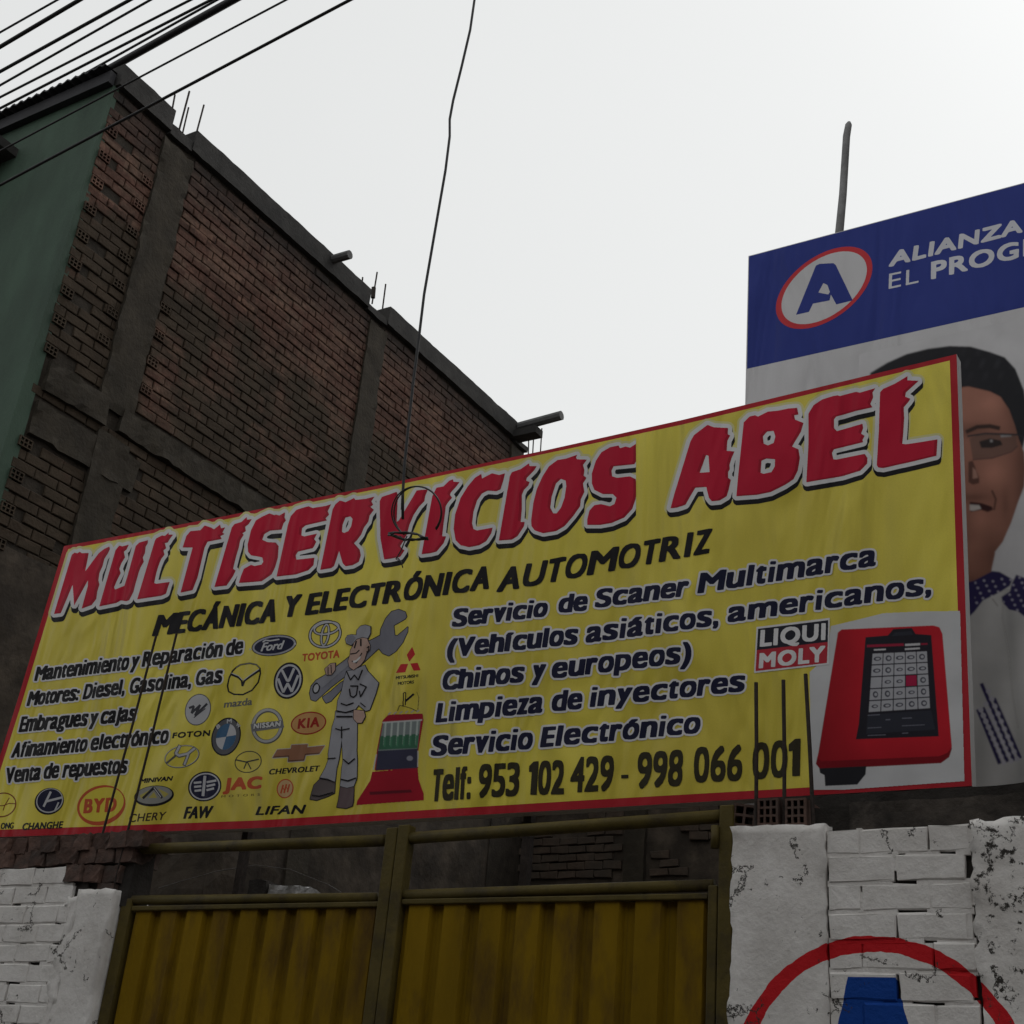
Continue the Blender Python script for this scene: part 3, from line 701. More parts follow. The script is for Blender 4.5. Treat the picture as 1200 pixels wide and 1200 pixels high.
blocker_house('sky_blocker_house', 'unseen rendered house added beside the lot behind the party poster to block sky light', 0.15, 11, 6.0, 18, 13.5, (0.14, 0.12, 0.11), -1, 4)  # added out of view, tall enough to shade the brick side wall

# ---------------------------------------------------------------- street walls, whitewashed
def white_bricks(wall, x0, x1, z_top, rows, Hc, skip=lambda x, z: False, off=0.0, jit=0.005):
    meshes = []
    for _ in range(7):
        import bmesh
        mbq = MB(); hx, hz = Lb/2-0.0045, Hc/2-0.0062
        j = lambda: random.uniform(-jit, jit)
        def rect(s, y, jj=1.0): return [(a*(hx-s)+jj*j(), y+0.4*jj*j(), b*(hz-s)+jj*j()) for a, b in ((-1, -1), (0, -1), (1, -1), (1, 1), (0, 1), (-1, 1))]
        r1, r2, r3 = rect(0, 0.06, 0), rect(0, 0.0045), rect(0.0045, 0.0, 0.8)
        mbq.add(r1+r2+r3, [(i, (i+1) % 6, 6+(i+1) % 6, 6+i) for i in range(6)]+[(6+i, 6+(i+1) % 6, 12+(i+1) % 6, 12+i) for i in range(6)]+[tuple(range(12, 18))])
        meshes.append(mbq)
    mm = [m.mesh('brick', m_white) for m in meshes]; fills = MB()
    for r in range(rows):
        zc = z_top-Hc*(r+0.5); x = x0-Lb-(Lb/2 if r % 2 else 0)+off
        while x < x1-0.02:
            a, b = max(x, x0), min(x+Lb, x1)
            if b-a > 0.03 and not skip((a+b)/2, zc):
                k = random.randrange(7); o = bpy.data.objects.new('brick', mm[k]); COL.objects.link(o)
                place(o, ((a+b)/2, 5.0+random.uniform(-0.002, 0.0015), zc+random.uniform(-.002, .002)), wall); o.scale = ((b-a)/Lb, 1, 1)
                if random.random() < 0.55: # washed-over head joint
                    h = random.uniform(0.5, 0.95)*Hc; z0 = zc+random.uniform(-1, 1)*(Hc-h)/2; fills.box(b-0.010, b+0.010, 5.0035, 5.03, z0-h/2, z0+h/2)
            x += Lb
        # bed joint, filled and washed over in lengths with gaps left dark
        x = x0
        while x < x1:
            l = random.uniform(0.05, 0.30); e = min(x+l, x1)
            fills.box(x, e, random.uniform(5.002, 5.006), 5.03, zc-Hc/2-random.uniform(0.009, 0.013), zc-Hc/2+random.uniform(0.009, 0.013))
            x = e+(random.uniform(0.02, 0.14) if random.random() < 0.62 else 0.0)
    tag(fills.obj('mortar', m_white, wall), kind='stuff')
rwl = thing('brick_street_wall', 'whitewashed brick street wall painted with a red ring and blue letter right of the gate', 'wall', (-0.5, 5.12, 0))
mb = MB(); mb.box(-1.72, 2.6, 5.022, 5.24, 0, 2.83); mb.obj('wall_core', m_crevice, rwl)
rough_box(-2.085, -1.705, 4.995, 5.25, 0.1, 2.87, 0.03, 0.003, 9, 2, 0.009).obj('column', m_white, rwl, True)
rough_box(-1.165, -0.80, 4.985, 5.25, 0.1, 2.855, 0.03, 0.006, 11, 6, 0.010).obj('column', m_white, rwl, True)
white_bricks(rwl, -1.70, -1.17, 2.850, 26, 0.1035, off=0.125)
white_bricks(rwl, -0.79, 2.6, 2.850, 12, 0.1035)
m_cop = mat('rough_coping', (0.062, 0.052, 0.044), 0.95, 0.4, 8, 1.0, 22, col2=(0.028, 0.024, 0.021), c2lo=0.45, c2hi=0.62, c2scale=5)
rough_box(-1.62, 2.6, 5.03, 5.19, 2.82, 2.952, 0.04, 0.003, 6, 9, 0.004).obj('coping', m_cop, rwl)
rough_box(-2.06, -1.625, 5.09, 5.19, 2.82, 2.955, 0.04, 0.004, 6, 19, 0.005).obj('coping', m_crevice, rwl)
rough_box(-2.06, 2.6, 5.195, 5.30, 2.78, 3.035, 0.06, 0.003, 6, 29, 0.003).obj('coping', m_crevice, rwl)
hb = hollow_mesh(0.084, 0.105, 0.16, 3, 3, 0.0085, 'y').mesh('hollow_brick', m_brick2)
for px, py in ((899.5, 951), (932, 951)):
    p = onY(px, py, 5.0); o = bpy.data.objects.new('hollow_brick', hb); COL.objects.link(o); place(o, p, rwl)
hb2 = hollow_mesh(0.13, 0.09, 0.1, 3, 2, 0.01, 'y').mesh('hollow_brick', m_brick2)
p = onY(878, 956, 5.07); o = bpy.data.objects.new('hollow_brick', hb2); COL.objects.link(o); place(o, p, rwl); o.rotation_euler = (0, 0.1, 0.3)
for a, b in (((886, 943), (886, 800)), ((919, 943), (918, 797)), ((953, 968), (944, 790))):
    pa, pb = Vector(onY(*a, 5.02)), Vector(onY(*b, 5.02)); d = (pa-pb).normalized()
    mb = MB(); mb.tube([pa+d*0.12, (pa+pb)/2+Vector((0.002, 0, 0)), pb], 0.0085, 8); mb.obj('rebar', m_steel, rwl)
# left wall
lwl = thing('brick_street_wall', 'whitewashed brick street wall with bare brick courses on top, left of the gate', 'wall', (-6.5, 5.12, 0))
mb = MB(); mb.box(-9.2, -5.70, 5.022, 5.24, 0, 2.80); mb.obj('wall_core', m_crevice, lwl)
white_bricks(lwl, -9.2, -5.78, 2.828, 14, 0.100, skip=lambda x, z: x > -5.95 and z > 2.74)
c = rough_box(-5.74, -5.465, 4.995, 5.25, 0.1, 2.70, 0.03, 0.004, 7, 12, 0.010); c.obj('column', m_white, lwl, True)
rough_box(-5.80, -5.73, 5.0, 5.25, 0.1, 2.66, 0.02, 0.006, 12, 15, 0.010).obj('joint_render', m_white, lwl, True)
mbb = brick_mesh(0.004)
hd = []
for _ in range(5):
    q = rough_box(-0.060, 0.060, 0, 0.2, -0.042, 0.042, 0.03, 0.004, 14, random.uniform(0, 50), 0.004); hd.append(q.mesh('brick', m_brick2))
for r, (z0, xa, xb) in enumerate([(2.784, -5.93, -5.44), (2.878, -8.0, -5.42), (2.952, -8.0, -5.30), (2.69, -5.62, -5.44)]):
    x = xa+(0.05 if r % 2 else 0)
    while x < xb:
        o = bpy.data.objects.new('brick', random.choice(hd)); COL.objects.link(o)
        place(o, (x+random.uniform(-.004, .004), 5.005+random.uniform(-0.015, 0.02)+(0.03 if r == 3 else 0), z0+random.uniform(-.004, .004)), lwl)
        o.rotation_euler = (0, random.uniform(-.03, .03), random.uniform(-.05, .05)); x += 0.130
rough_box(-8.0, -5.42, 5.05, 5.19, 2.62, 2.98, 0.1, 0.006, 5, 3).obj('mortar_bed', m_crevice, lwl)
for a, b in (((118, 985), (183, 745)), ((147, 985), (207, 742))):
    pa, pb = Vector(onY(*a, 5.02)), Vector(onY(*b, 5.02)); mb = MB(); mb.tube([pa, (pa+pb)/2+Vector((0.004, 0, 0)), pb], 0.0068, 8); mb.obj('rebar', m_steel, lwl)
pa = Vector(onY(147, 985, 5.02)); mb = MB(); mb.tube([pa, pa+Vector((-0.03, 0.01, -0.32))], 0.0068, 8); mb.obj('rebar', m_steel, lwl)

# ---------------------------------------------------------------- gate
m_gate = mat('gate_paint', (0.200, 0.120, 0.004), 0.8, 0.22, 3, 0.3, 60, col2=(0.075, 0.042, 0.012), c2lo=0.48, c2hi=0.72, c2scale=5, spec=0.1, stretch=(1, 1, 0.35))
m_gframe = mat('gate_frame_paint', (0.090, 0.068, 0.018), 0.55, 0.25, 6, 0.25, 60, col2=(0.05, 0.038, 0.02), c2lo=0.5, c2hi=0.7, c2scale=7, spec=0.15)
gate = thing('sheet_gate', 'yellow ochre double gate of ribbed steel sheet with open rails on top', 'gate', (-3.8, 5.1, 0))
def rail(x0, x1, z, z1, r, y=5.075): mb = MB(); mb.tube([(x0, y, z), (x1, y, z1)], r, 12); return mb.obj('rail', m_gframe, gate, smooth=True)
def bar(name, x0, x1, y0, y1, z0, z1): mb = MB(); mb.box(x0, x1, y0, y1, z0, z1); o = mb.obj(name, m_gframe, gate); bv = o.modifiers.new('b', 'BEVEL'); bv.width = 0.005; bv.segments = 2; return o
rail(-5.40, -3.84, 2.917, 2.903, 0.028); rail(-3.70, -2.16, 2.908, 2.938, 0.028)
rail(-5.40, -3.84, 2.655, 2.642, 0.024); rail(-3.70, -2.19, 2.651, 2.664, 0.024)
bar('stile', -3.820, -3.757, 5.045, 5.105, 0.1, 2.955); bar('stile', -3.753, -3.692, 5.045, 5.105, 0.1, 2.965)
bar('stile', -5.455, -5.385, 5.05, 5.11, 0.1, 2.66); bar('stile', -2.205, -2.165, 5.05, 5.10, 0.1, 2.66); bar('gate_post', -2.158, -2.098, 5.04, 5.12, 0.0, 2.975)
bar('gate_post', -5.53, -5.465, 5.06, 5.14, 0.0, 2.75)
for zz in (2.80, 2.0):
    mb = MB(); mb.tube([(-2.172, 5.035, zz), (-2.172, 5.035, zz+0.09)], 0.017, 10); mb.obj('hinge', m_gframe, gate, smooth=True)
for z0 in (0.22,): bar('rail', -5.38, -3.822, 5.05, 5.10, z0, z0+0.05); bar('rail', -3.69, -2.21, 5.05, 5.10, z0, z0+0.05)
bar('rail', -5.38, -3.822, 5.052, 5.10, 2.598, 2.622); bar('rail', -3.69, -2.208, 5.052, 5.10, 2.606, 2.630)
def leaf(x0, x1, top, n):
    p = (x1-x0)/n
    for i in range(n):
        a = x0+i*p; y0, y1 = 5.066, 5.094; zt, zb = top, 0.27
        xs = [(a, y1), (a+p*0.16, y1), (a+p*0.24, y0), (a+p*0.84, y0), (a+p*0.92, y1), (a+p-0.0015, y1)]
        mb = MB(); v = [(x, y, z) for x, y in xs for z in (zb, zt)]+[(x, y+0.002, z) for x, y in xs for z in (zb, zt)]
        f = [(2*k, 2*k+2, 2*k+3, 2*k+1) for k in range(5)]+[(12+2*k, 12+2*k+1, 12+2*k+3, 12+2*k+2) for k in range(5)]
        mb.add(v, f); mb.obj('panel', m_gate, gate)
leaf(-5.395, -3.812, 2.60, 9); leaf(-3.698, -2.198, 2.608, 8)
# thin wires sagging behind the gate
wire_m = mat('old_wire', (0.16, 0.15, 0.14), 0.6, 0.2, 30, 0)
for k, (pp, lb) in enumerate([([(186, 1041), (215, 1032), (255, 1021), (300, 1014), (340, 1019), (385, 1037), (400, 1046)], 'thin pale wire arching between the gate rails, left leaf'),
              ([(215, 1038), (250, 1036), (290, 1036)], 'short straight pale wire low between the rails of the left leaf')][:1]):
    mb = MB(); mb.tube([onY(x, y, 5.6) for x, y in pp], 0.003, 6); tag(mb.obj('wire', wire_m), lb, 'wire')
# pile of rubble with white lime showing over the left leaf
rk = thing('lime_sack', 'pale lime sack on a dark block showing between the rails of the left gate leaf', 'sack', onY(334, 1042, 6.4))
q = Vector(onY(334, 1045, 6.4)); rough_box(q.x-0.13, q.x+0.13, 6.35, 6.6, q.z-0.25, q.z+0.03, 0.03, 0.012, 7, 4, 0.006).obj('sack_body', mat('lime', (0.42, 0.42, 0.42), 0.9, 0.3, 20, 0.6, 50), rk)
q2 = Vector(onY(312, 1040, 6.4)); rough_box(q2.x-0.07, q2.x+0.06, 6.32, 6.5, q2.z-0.25, q2.z+0.03, 0.05, 0.008, 9, 4).obj('dark_block', m_crevice, rk)
shed = thing('block_pier', 'low rough brick pier inside the lot behind the left gate leaf', 'pier', (-7.0, 7.4, 0))
rough_box(-8.2, -6.3, 6.5, 7.2, 0.0, 3.25, 0.12, 0.02, 4, 8).obj('pier_body', m_back, shed)

# ---------------------------------------------------------------- yellow sign
SY = 5.2; SB = 5.27
YEL = (0.68, 0.57, 0.065); RED = (0.50, 0.012, 0.040); WHT = (0.66, 0.65, 0.66); BLK = (0.012, 0.011, 0.013); NAVY = (0.012, 0.013, 0.038)
sign = thing('shop_sign', 'long yellow MULTISERVICIOS ABEL workshop sign with red border above the gate', 'sign', (-3.9, 5.3, 3.0))
outer = [(75, 640), (250, 607.5), (450, 567.5), (640, 527.5), (800, 492), (1121, 415), (1130, 670), (1139, 921), (900, 935), (700, 947), (560, 955), (300, 970.5), (100, 977.5), (-30, 982), (20, 822)]
inner = [(80, 643.5), (250, 611.5), (450, 571.5), (640, 531.5), (800, 497.5), (1113, 422.5), (1121, 670), (1129, 912), (900, 925.5), (700, 937), (560, 945.5), (300, 961.5), (100, 969), (-22, 973), (26, 822)]
F3 = [onY(x, y, SY) for x, y in outer]; n = len(F3)
mb = MB(); mb.add(F3+[(p[0], SB, p[2]) for p in F3], [(i, (i+1) % n, n+(i+1) % n, n+i) for i in range(n)]+[tuple(range(2*n-1, n-1, -1))])
m_side = printmat('banner_side', (0.52, 0.51, 0.50), 0.6)
mb.obj('side_cloth', m_side, sign)
mb = MB(); mb.add(F3, [tuple(range(n))]); mb.obj('border', printmat('print_red_border', (0.42, 0.022, 0.032)), sign)
def yellow_material():
    m = bpy.data.materials.new('print_yellow'); m.use_nodes = True; t = m.node_tree; L = t.links.new
    b = t.nodes['Principled BSDF']; b.inputs['Roughness'].default_value = 0.5; b.inputs['Specular IOR Level'].default_value = 0.3
    g = nn(t, 'ShaderNodeNewGeometry')
    n1 = nn(t, 'ShaderNodeTexNoise', Scale=0.9, Detail=4); L(g.outputs['Position'], n1.inputs['Vector'])
    rp = nn(t, 'ShaderNodeValToRGB'); e = rp.color_ramp.elements; e[0].position = 0.35; e[1].position = 0.65
    e[0].color = (0.60, 0.49, 0.055, 1); e[1].color = (0.76, 0.65, 0.075, 1); L(n1.outputs['Fac'], rp.inputs[0])
    n0 = nn(t, 'ShaderNodeTexNoise', Scale=150.0, Detail=2); L(g.outputs['Position'], n0.inputs['Vector'])
    mr = nn(t, 'ShaderNodeMapRange'); mr.inputs['To Min'].default_value = 0.9; mr.inputs['To Max'].default_value = 1.1; L(n0.outputs['Fac'], mr.inputs['Value'])
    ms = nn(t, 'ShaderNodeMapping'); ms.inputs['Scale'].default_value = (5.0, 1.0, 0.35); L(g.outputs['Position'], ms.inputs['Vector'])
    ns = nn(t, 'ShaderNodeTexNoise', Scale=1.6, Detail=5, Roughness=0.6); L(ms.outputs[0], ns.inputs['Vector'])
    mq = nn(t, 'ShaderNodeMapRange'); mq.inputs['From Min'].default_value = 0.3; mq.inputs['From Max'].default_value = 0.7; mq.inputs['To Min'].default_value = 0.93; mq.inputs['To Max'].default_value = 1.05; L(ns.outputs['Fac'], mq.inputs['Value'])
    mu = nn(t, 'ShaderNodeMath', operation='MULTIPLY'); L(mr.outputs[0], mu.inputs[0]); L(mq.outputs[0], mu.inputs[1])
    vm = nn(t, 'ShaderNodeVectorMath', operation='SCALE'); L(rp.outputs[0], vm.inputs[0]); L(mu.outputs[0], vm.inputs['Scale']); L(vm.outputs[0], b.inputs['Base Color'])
    mp = nn(t, 'ShaderNodeMapping'); mp.inputs['Scale'].default_value = (1.0, 1.0, 0.25); mp.inputs['Rotation'].default_value = (0, 0.25, 0)
    L(g.outputs['Position'], mp.inputs['Vector'])
    n2 = nn(t, 'ShaderNodeTexNoise', Scale=2.6, Detail=3, Distortion=0.6); L(mp.outputs[0], n2.inputs['Vector'])
    bp = nn(t, 'ShaderNodeBump', Strength=1.0, Distance=0.16); L(n2.outputs['Fac'], bp.inputs['Height']); L(bp.outputs[0], b.inputs['Normal'])
    return m
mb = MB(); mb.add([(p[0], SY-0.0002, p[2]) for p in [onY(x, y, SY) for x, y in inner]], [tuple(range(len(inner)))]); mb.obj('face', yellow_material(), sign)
# posts and back frame that carry it
for x in (-6.6, -4.9, -3.2, -1.35):
    mb = MB(); mb.box(x-0.02, x+0.02, SB+0.005, SB+0.045, 2.2, 4.85); mb.obj('support_post', m_steel, sign)

# title, cut from traced letters
TL_ = []
def L6(ox, oy, *pl): TL_.append([[(x/6+ox, y/6+oy) for x, y in p] for p in pl])
a = (50, 600)
L6(*a, [(80,718),(128,712),(212,512),(222,658),(320,480),(318,520),(275,680),(345,655),(378,612),(385,560),(400,510),(393,480),(400,430),(422,380),(435,330),(460,290),(474,262),(470,243),(430,262),(395,290),(300,418),(325,288),(275,290),(262,279),(245,291),(225,286),(205,302)])
L6(*a, [(398,665),(512,270),(540,236),(560,242),(607,230),(590,265),(572,280),(580,320),(555,360),(540,400),(550,430),(520,490),(503,530),(510,545),(575,520),(600,440),(655,240),(680,215),(742,198),(740,220),(725,245),(720,290),(705,320),(712,350),(690,390),(675,430),(650,520),(640,560),(610,620),(590,628),(550,622),(520,640)])
L6(*a, [(665,615),(790,200),(800,185),(840,165),(860,168),(890,142),(885,158),(918,160),(895,190),(880,215),(860,220),(870,255),(850,270),(858,300),(835,330),(815,380),(800,430),(785,500),(800,505),(895,492),(885,520),(868,575),(835,590)])
a = (190, 560)
L6(*a, [(145,490),(170,410),(200,375),(270,368),(300,335),(345,350),(365,362),(408,328),(415,355),(445,348),(425,385),(440,395),(410,410),(420,430),(320,450),(300,490),(250,700),(215,790),(130,808),(215,490)])
L6(*a, [(368,768),(490,350),(510,325),(560,310),(595,275),(598,295),(632,290),(610,325),(585,345),(590,375),(565,390),(575,400),(550,440),(540,490),(525,540),(510,600),(500,640),(518,652),(500,690),(455,758)])
L6(*a, [(540,740),(555,690),(575,640),(625,612),(650,620),(700,610),(712,590),(705,560),(625,545),(605,520),(602,470),(625,370),(660,300),(700,275),(755,250),(790,262),(800,258),(825,265),(865,242),(862,280),(872,300),(855,320),(840,365),(760,372),(720,395),(705,435),(740,452),(800,455),(820,480),(815,560),(795,630),(770,680),(700,728)])
L6(*a, [(805,695),(885,330),(905,270),(945,225),(1010,205),(1030,200),(1060,212),(1150,198),(1190,185),(1165,235),(1175,260),(1150,285),(1160,300),(1010,335),(985,355),(980,405),(1000,412),(1090,392),(1070,430),(1085,450),(1070,480),(1060,495),(955,520),(940,545),(945,575),(1072,562),(1065,615),(1030,650),(940,680)])
a = (340, 540)
L6(*a, [(212,768),(300,340),(320,305),(350,280),(370,285),(390,292),(450,262),(460,275),(530,268),(595,252),(572,285),(585,310),(565,325),(590,345),(560,385),(550,430),(520,470),(500,520),(470,560),(450,580),(490,625),(498,665),(485,710),(440,735),(390,742),(370,720),(345,635),(310,740),(290,755)],
   [(365,500),(370,450),(390,400),(425,392),(440,410),(430,460),(410,495),(380,508)])
a = (440, 530)
L6(*a, [(62,755),(35,600),(30,345),(45,315),(90,300),(150,278),(158,300),(155,380),(150,490),(165,480),(290,270),(320,265),(370,262),(350,310),(345,345),(310,380),(270,440),(240,510),(225,570),(200,620),(175,660),(185,675),(205,690),(175,735),(100,750)])
L6(*a, [(325,718),(400,310),(430,250),(480,240),(520,200),(545,190),(550,208),(592,210),(570,240),(530,285),(525,300),(540,320),(510,355),(495,380),(490,430),(480,500),(470,590),(498,592),(480,640),(430,700),(390,710)])
L6(*a, [(600,655),(565,620),(550,540),(560,440),(600,320),(650,240),(700,180),(745,152),(750,185),(820,148),(870,160),(912,148),(900,200),(880,262),(850,275),(790,270),(750,290),(715,340),(690,420),(680,500),(690,540),(715,550),(825,530),(815,570),(780,625),(730,655),(660,668)])
L6(*a, [(868,622),(945,170),(960,140),(1020,120),(1080,78),(1085,98),(1135,98),(1115,130),(1065,180),(1060,200),(1085,210),(1075,235),(1045,265),(1030,300),(1030,400),(1022,490),(1050,490),(1045,520),(1000,590),(960,615)])
a = (600, 510)
L6(*a, [(135,600),(150,480),(175,380),(215,290),(260,220),(320,175),(380,165),(460,138),(450,158),(460,170),(528,172),(500,210),(510,245),(505,285),(525,300),(500,340),(510,400),(485,450),(480,500),(430,570),(370,640),(310,675),(220,690),(160,670),(138,640)],
   [(290,550),(270,510),(280,430),(310,340),(345,308),(378,320),(382,360),(370,440),(345,510),(315,550)])
L6(*a, [(530,632),(530,590),(545,530),(580,492),(625,485),(690,500),(720,485),(735,440),(710,415),(640,415),(580,385),(562,340),(562,270),(590,180),(630,120),(690,85),(750,72),(760,92),(800,80),(830,88),(890,50),(895,85),(885,115),(910,125),(880,175),(860,205),(760,215),(715,220),(700,250),(705,290),(740,300),(830,290),(870,310),(880,370),(870,450),(845,520),(790,580),(700,618),(620,632)])
NA = len(TL_)
a = (770, 480)
L6(*a, [(95,695),(120,600),(235,225),(260,180),(355,108),(400,125),(500,130),(498,175),(515,182),(495,220),(490,290),(545,295),(525,340),(510,390),(512,420),(500,440),(500,480),(520,495),(505,560),(490,610),(440,640),(385,645),(365,620),(350,560),(348,545),(270,550),(240,600),(200,670),(140,690)],
   [(300,445),(345,320),(362,325),(370,440)])
L6(*a, [(558,610),(570,470),(610,90),(650,50),(690,40),(710,50),(780,15),(850,8),(921,-7),(985,-12),(995,35),(965,40),(970,70),(1030,95),(1010,160),(950,260),(995,280),(1005,340),(990,430),(960,490),(900,530),(800,580),(700,600)],
   [(750,240),(745,190),(775,155),(820,150),(832,190),(820,235),(780,252)], [(728,445),(735,360),(770,345),(830,350),(828,400),(805,440),(750,452)])
a = (920, 420)
L6(*a, [(150,872),(165,600),(165,390),(200,330),(260,290),(340,265),(370,260),(385,265),(500,235),(525,242),(635,210),(615,240),(620,275),(600,320),(615,345),(500,370),(400,400),(360,410),(345,430),(345,490),(365,512),(545,460),(550,490),(535,530),(560,545),(545,575),(550,590),(345,640),(330,665),(340,710),(360,712),(560,672),(580,700),(578,740),(530,790),(400,830)])
L6(*a, [(645,750),(660,500),(668,240),(690,215),(770,180),(820,150),(862,125),(860,155),(940,158),(900,195),(850,240),(845,270),(882,285),(865,310),(835,345),(838,420),(832,520),(825,600),(850,605),(1072,570),(1065,685),(900,725),(690,772),(655,768)])
def title(letters, x0, y0, x1, y1, r):
    A = Art(x0, y0, x1, y1); m = np.zeros((A.h, A.w), bool)
    for pl in letters: m |= A.mpoly(*pl)
    w = fat_round(m, r); halo = fat_round(w, 2.6)
    A.put(halo, (0.62, 0.58, 0.27))
    bl = np.zeros_like(w)
    for k in range(0, 8): bl |= shift(w, int(round(0.9*S*k/7)), int(round(5.6*S*k/7)))
    A.put(bl, BLK); A.put(w, WHT); A.put(m, RED)
    # darker red brush shading down the right of every stroke
    sh = m & ~shift(m, int(-3.2*S), int(-1.2*S)) & shift(m, int(1.6*S), 0)
    A.put(sh, (0.34, 0.008, 0.026)); A.build('lettering', sign, SY, base=2)
title(TL_[:NA], 48, 505, 745, 745, 4.1)
title(TL_[NA:], 765, 420, 1117, 625, 4.9)
def corners(words):
    P = []
    for w in words:
        P += [(w[1], w[2]), (w[3], w[4]), (w[5], w[6]), (w[7], w[8]) if len(w) > 7 else (w[3]+w[5]-w[1], w[4]+w[6]-w[2])]
        dx, dy = w[5]-w[1], w[6]-w[2]; P += [(w[1]+dx*1.4, w[2]+dy*1.4), (P[-2][0]+dx*.4, P[-2][1]+dy*.4), (w[1]-dx*.35, w[2]-dy*.35), (w[3]-dx*.35, w[4]-dy*.35)]
    return np.array(P)
def line(k, ox, oy, words, bx, by, halo=0.0, ink=BLK, spc='heavy', base=8, halo_col=WHT, name='lettering'):
    pts = corners(words)/k+np.array([ox, oy])
    mar = halo+9
    A = Art(pts[:, 0].min()-mar, pts[:, 1].min()-mar, pts[:, 0].max()+mar+4, pts[:, 1].max()+mar, k, ox, oy)
    m = A.mtext(words, bx, by, spc)
    if halo: A.put(fat_round(m, halo), halo_col)
    A.put(m, ink); A.build(name, sign, SY, base=base)
line(1, 0, 0, [('MECÁNICA', 178, 746, 322.7, 728.7, 186, 721, 329, 701), ('Y', 330, 724.5, 349, 721.5, 336, 699, 355, 696), ('ELECTRÓNICA', 357, 721.5, 573, 690, 363, 696, 579, 662), ('AUTOMOTRIZ', 581.6, 694.5, 831, 648, 589, 666.5, 835.5, 619)], 1.85, 0.9)
P1 = (3, 0, 600)
line(*P1, [('Mantenimiento',120,595,450,555,132,545,462,500),('y',458,553,486,550,468,500,496,497),('Reparación',498,545,780,508,508,492,790,455),('de',792,507,852,498,800,452,862,443)], 1.08, 0.55, 1.8)
line(*P1, [('Motores:',93,683,275,662,107,632,287,610),('Diesel,',290,660,438,640,303,606,447,588),('Gasolina,',452,640,672,615,465,585,680,565),('Gas',685,612,780,600,695,557,788,545)], 1.08, 0.55, 1.8)
line(*P1, [('Embragues',65,775,305,752,78,720,318,698),('y',313,752,342,750,322,700,350,697),('cajas',350,747,475,733,362,692,487,680)], 1.08, 0.55, 1.8)
line(*P1, [('Afinamiento',38,865,303,842,52,812,316,788),('electrónico',315,840,590,812,327,785,600,757)], 1.08, 0.55, 1.8)
line(*P1, [('Venta',18,955,140,942,24,900,152,887),('de',150,940,205,935,162,885,215,880),('repuestos',218,935,445,918,230,880,455,863)], 1.08, 0.55, 1.8)
P6 = (2.927, 490, 620)
line(*P6, [('Servicio',115,338,440,300,125,275,452,240),('de',478,290,578,280,488,228,588,215),('Scaner',605,272,920,230,615,208,935,165),('Multimarca',958,222,1569,126,970,152,1577,56)], 1.75, 0.9, 2.3, ink=NAVY)
line(*P6, [('(Vehículos',97,442,545,395,107,378,555,328),('asiáticos,',573,392,1030,330,583,325,1035,262),('americanos,',1060,322,1760,224,1068,258,1767,152)], 1.75, 0.9, 2.3, ink=NAVY)
line(*P6, [('Chinos',80,555,360,525,90,487,372,458),('y',390,522,435,517,398,455,442,450),('europeos)',455,515,935,457,465,447,943,385)], 1.75, 0.9, 2.3, ink=NAVY)
line(*P6, [('Limpieza',60,665,425,630,70,598,437,560),('de',455,628,560,617,465,557,570,548),('inyectores',588,612,1118,557,598,545,1128,487)], 1.75, 0.9, 2.3, ink=NAVY)
line(*P6, [('Servicio',42,780,390,755,55,710,400,683),('Electrónico',418,750,965,700,430,680,975,630)], 1.75, 0.9, 2.3, ink=NAVY)
line(*P6, [('Telf:',45,935,180,925,55,825,185,815),('953',203,922,345,915,212,808,352,800),('102',375,912,500,910,383,798,505,793),('429',520,905,668,897,528,785,675,777),('-',697,868,722,867,697,815,722,813),
           ('998',750,890,905,880,755,768,912,757),('066',945,870,1110,862,948,750,1118,740)], 1.35, 0.95, 0, ink=(0.035, 0.030, 0.016))
line(3.333, 870, 600, [('001',38,1045,225,1030,42,905,228,885)], 1.35, 0.95, 0, ink=(0.035, 0.030, 0.016))

# white corner with the scanner picture
A = Art(935, 708, 1130, 925, 3.333, 870, 600)
A.poly((0.56, 0.56, 0.57), [(262,625),(290,600),(330,560),(345,445),(430,425),(550,395),(700,388),(851,386),(868,1052),(268,1095)])
A.to(5.714, 940, 715)
DR = (0.20, 0.006, 0.012)
A.poly(DR, [(240,150),(265,130),(880,103),(920,115),(940,160),(1003,930),(985,985),(930,1025),(440,1050),(120,1065),(92,1030),(110,950)])
A.poly((0.42, 0.012, 0.022), [(240,150),(265,130),(880,103),(920,115),(940,160),(1003,915),(975,955),(920,978),(420,1000),(130,1012),(100,990),(115,940)])
A.poly((0.018, 0.018, 0.022), [(115,1060),(430,1045),(425,1100),(370,1168),(155,1178),(150,1105),(120,1090)])
A.poly((0.020, 0.018, 0.026), [(425,182),(575,170),(610,128),(735,120),(760,160),(865,168),(915,845),(360,865),(380,760)])
A.poly((0.030, 0.032, 0.045), [(620,150),(730,140),(745,165),(600,175)], [(440,700),(865,672),(890,800),(430,830)])
A.poly((0.26, 0.015, 0.04), [(434,232),(680,222),(682,240),(434,250)], [(795,222),(840,220),(841,232),(795,234)])
A.poly((0.55, 0.54, 0.56), [(690,226),(790,221),(790,236),(690,241)], [(688,256),(788,250),(789,262),(688,268)], [(480,262),(560,258),(560,268),(480,272)])
TLq, TRq, BLq, BRq = map(np.array, ((470., 288.), (838., 272.), (443., 687.), (860., 660.)))
bl = lambda u, v: (1-u)*(1-v)*TLq+u*(1-v)*TRq+(1-u)*v*BLq+u*v*BRq
cellp = []; redc = None
for i in range(5):
    for j in range(5):
        u0, u1, v0, v1 = i/5+.008, (i+1)/5-.008, j/5+.01, (j+1)/5-.01
        q = [bl(u0, v0), bl(u1, v0), bl(u1, v1), bl(u0, v1)]
        if (i, j) == (3, 2): redc = q
        else: cellp.append(q)
A.poly((0.40, 0.40, 0.43), *cellp); A.poly((0.30, 0.012, 0.05), redc)
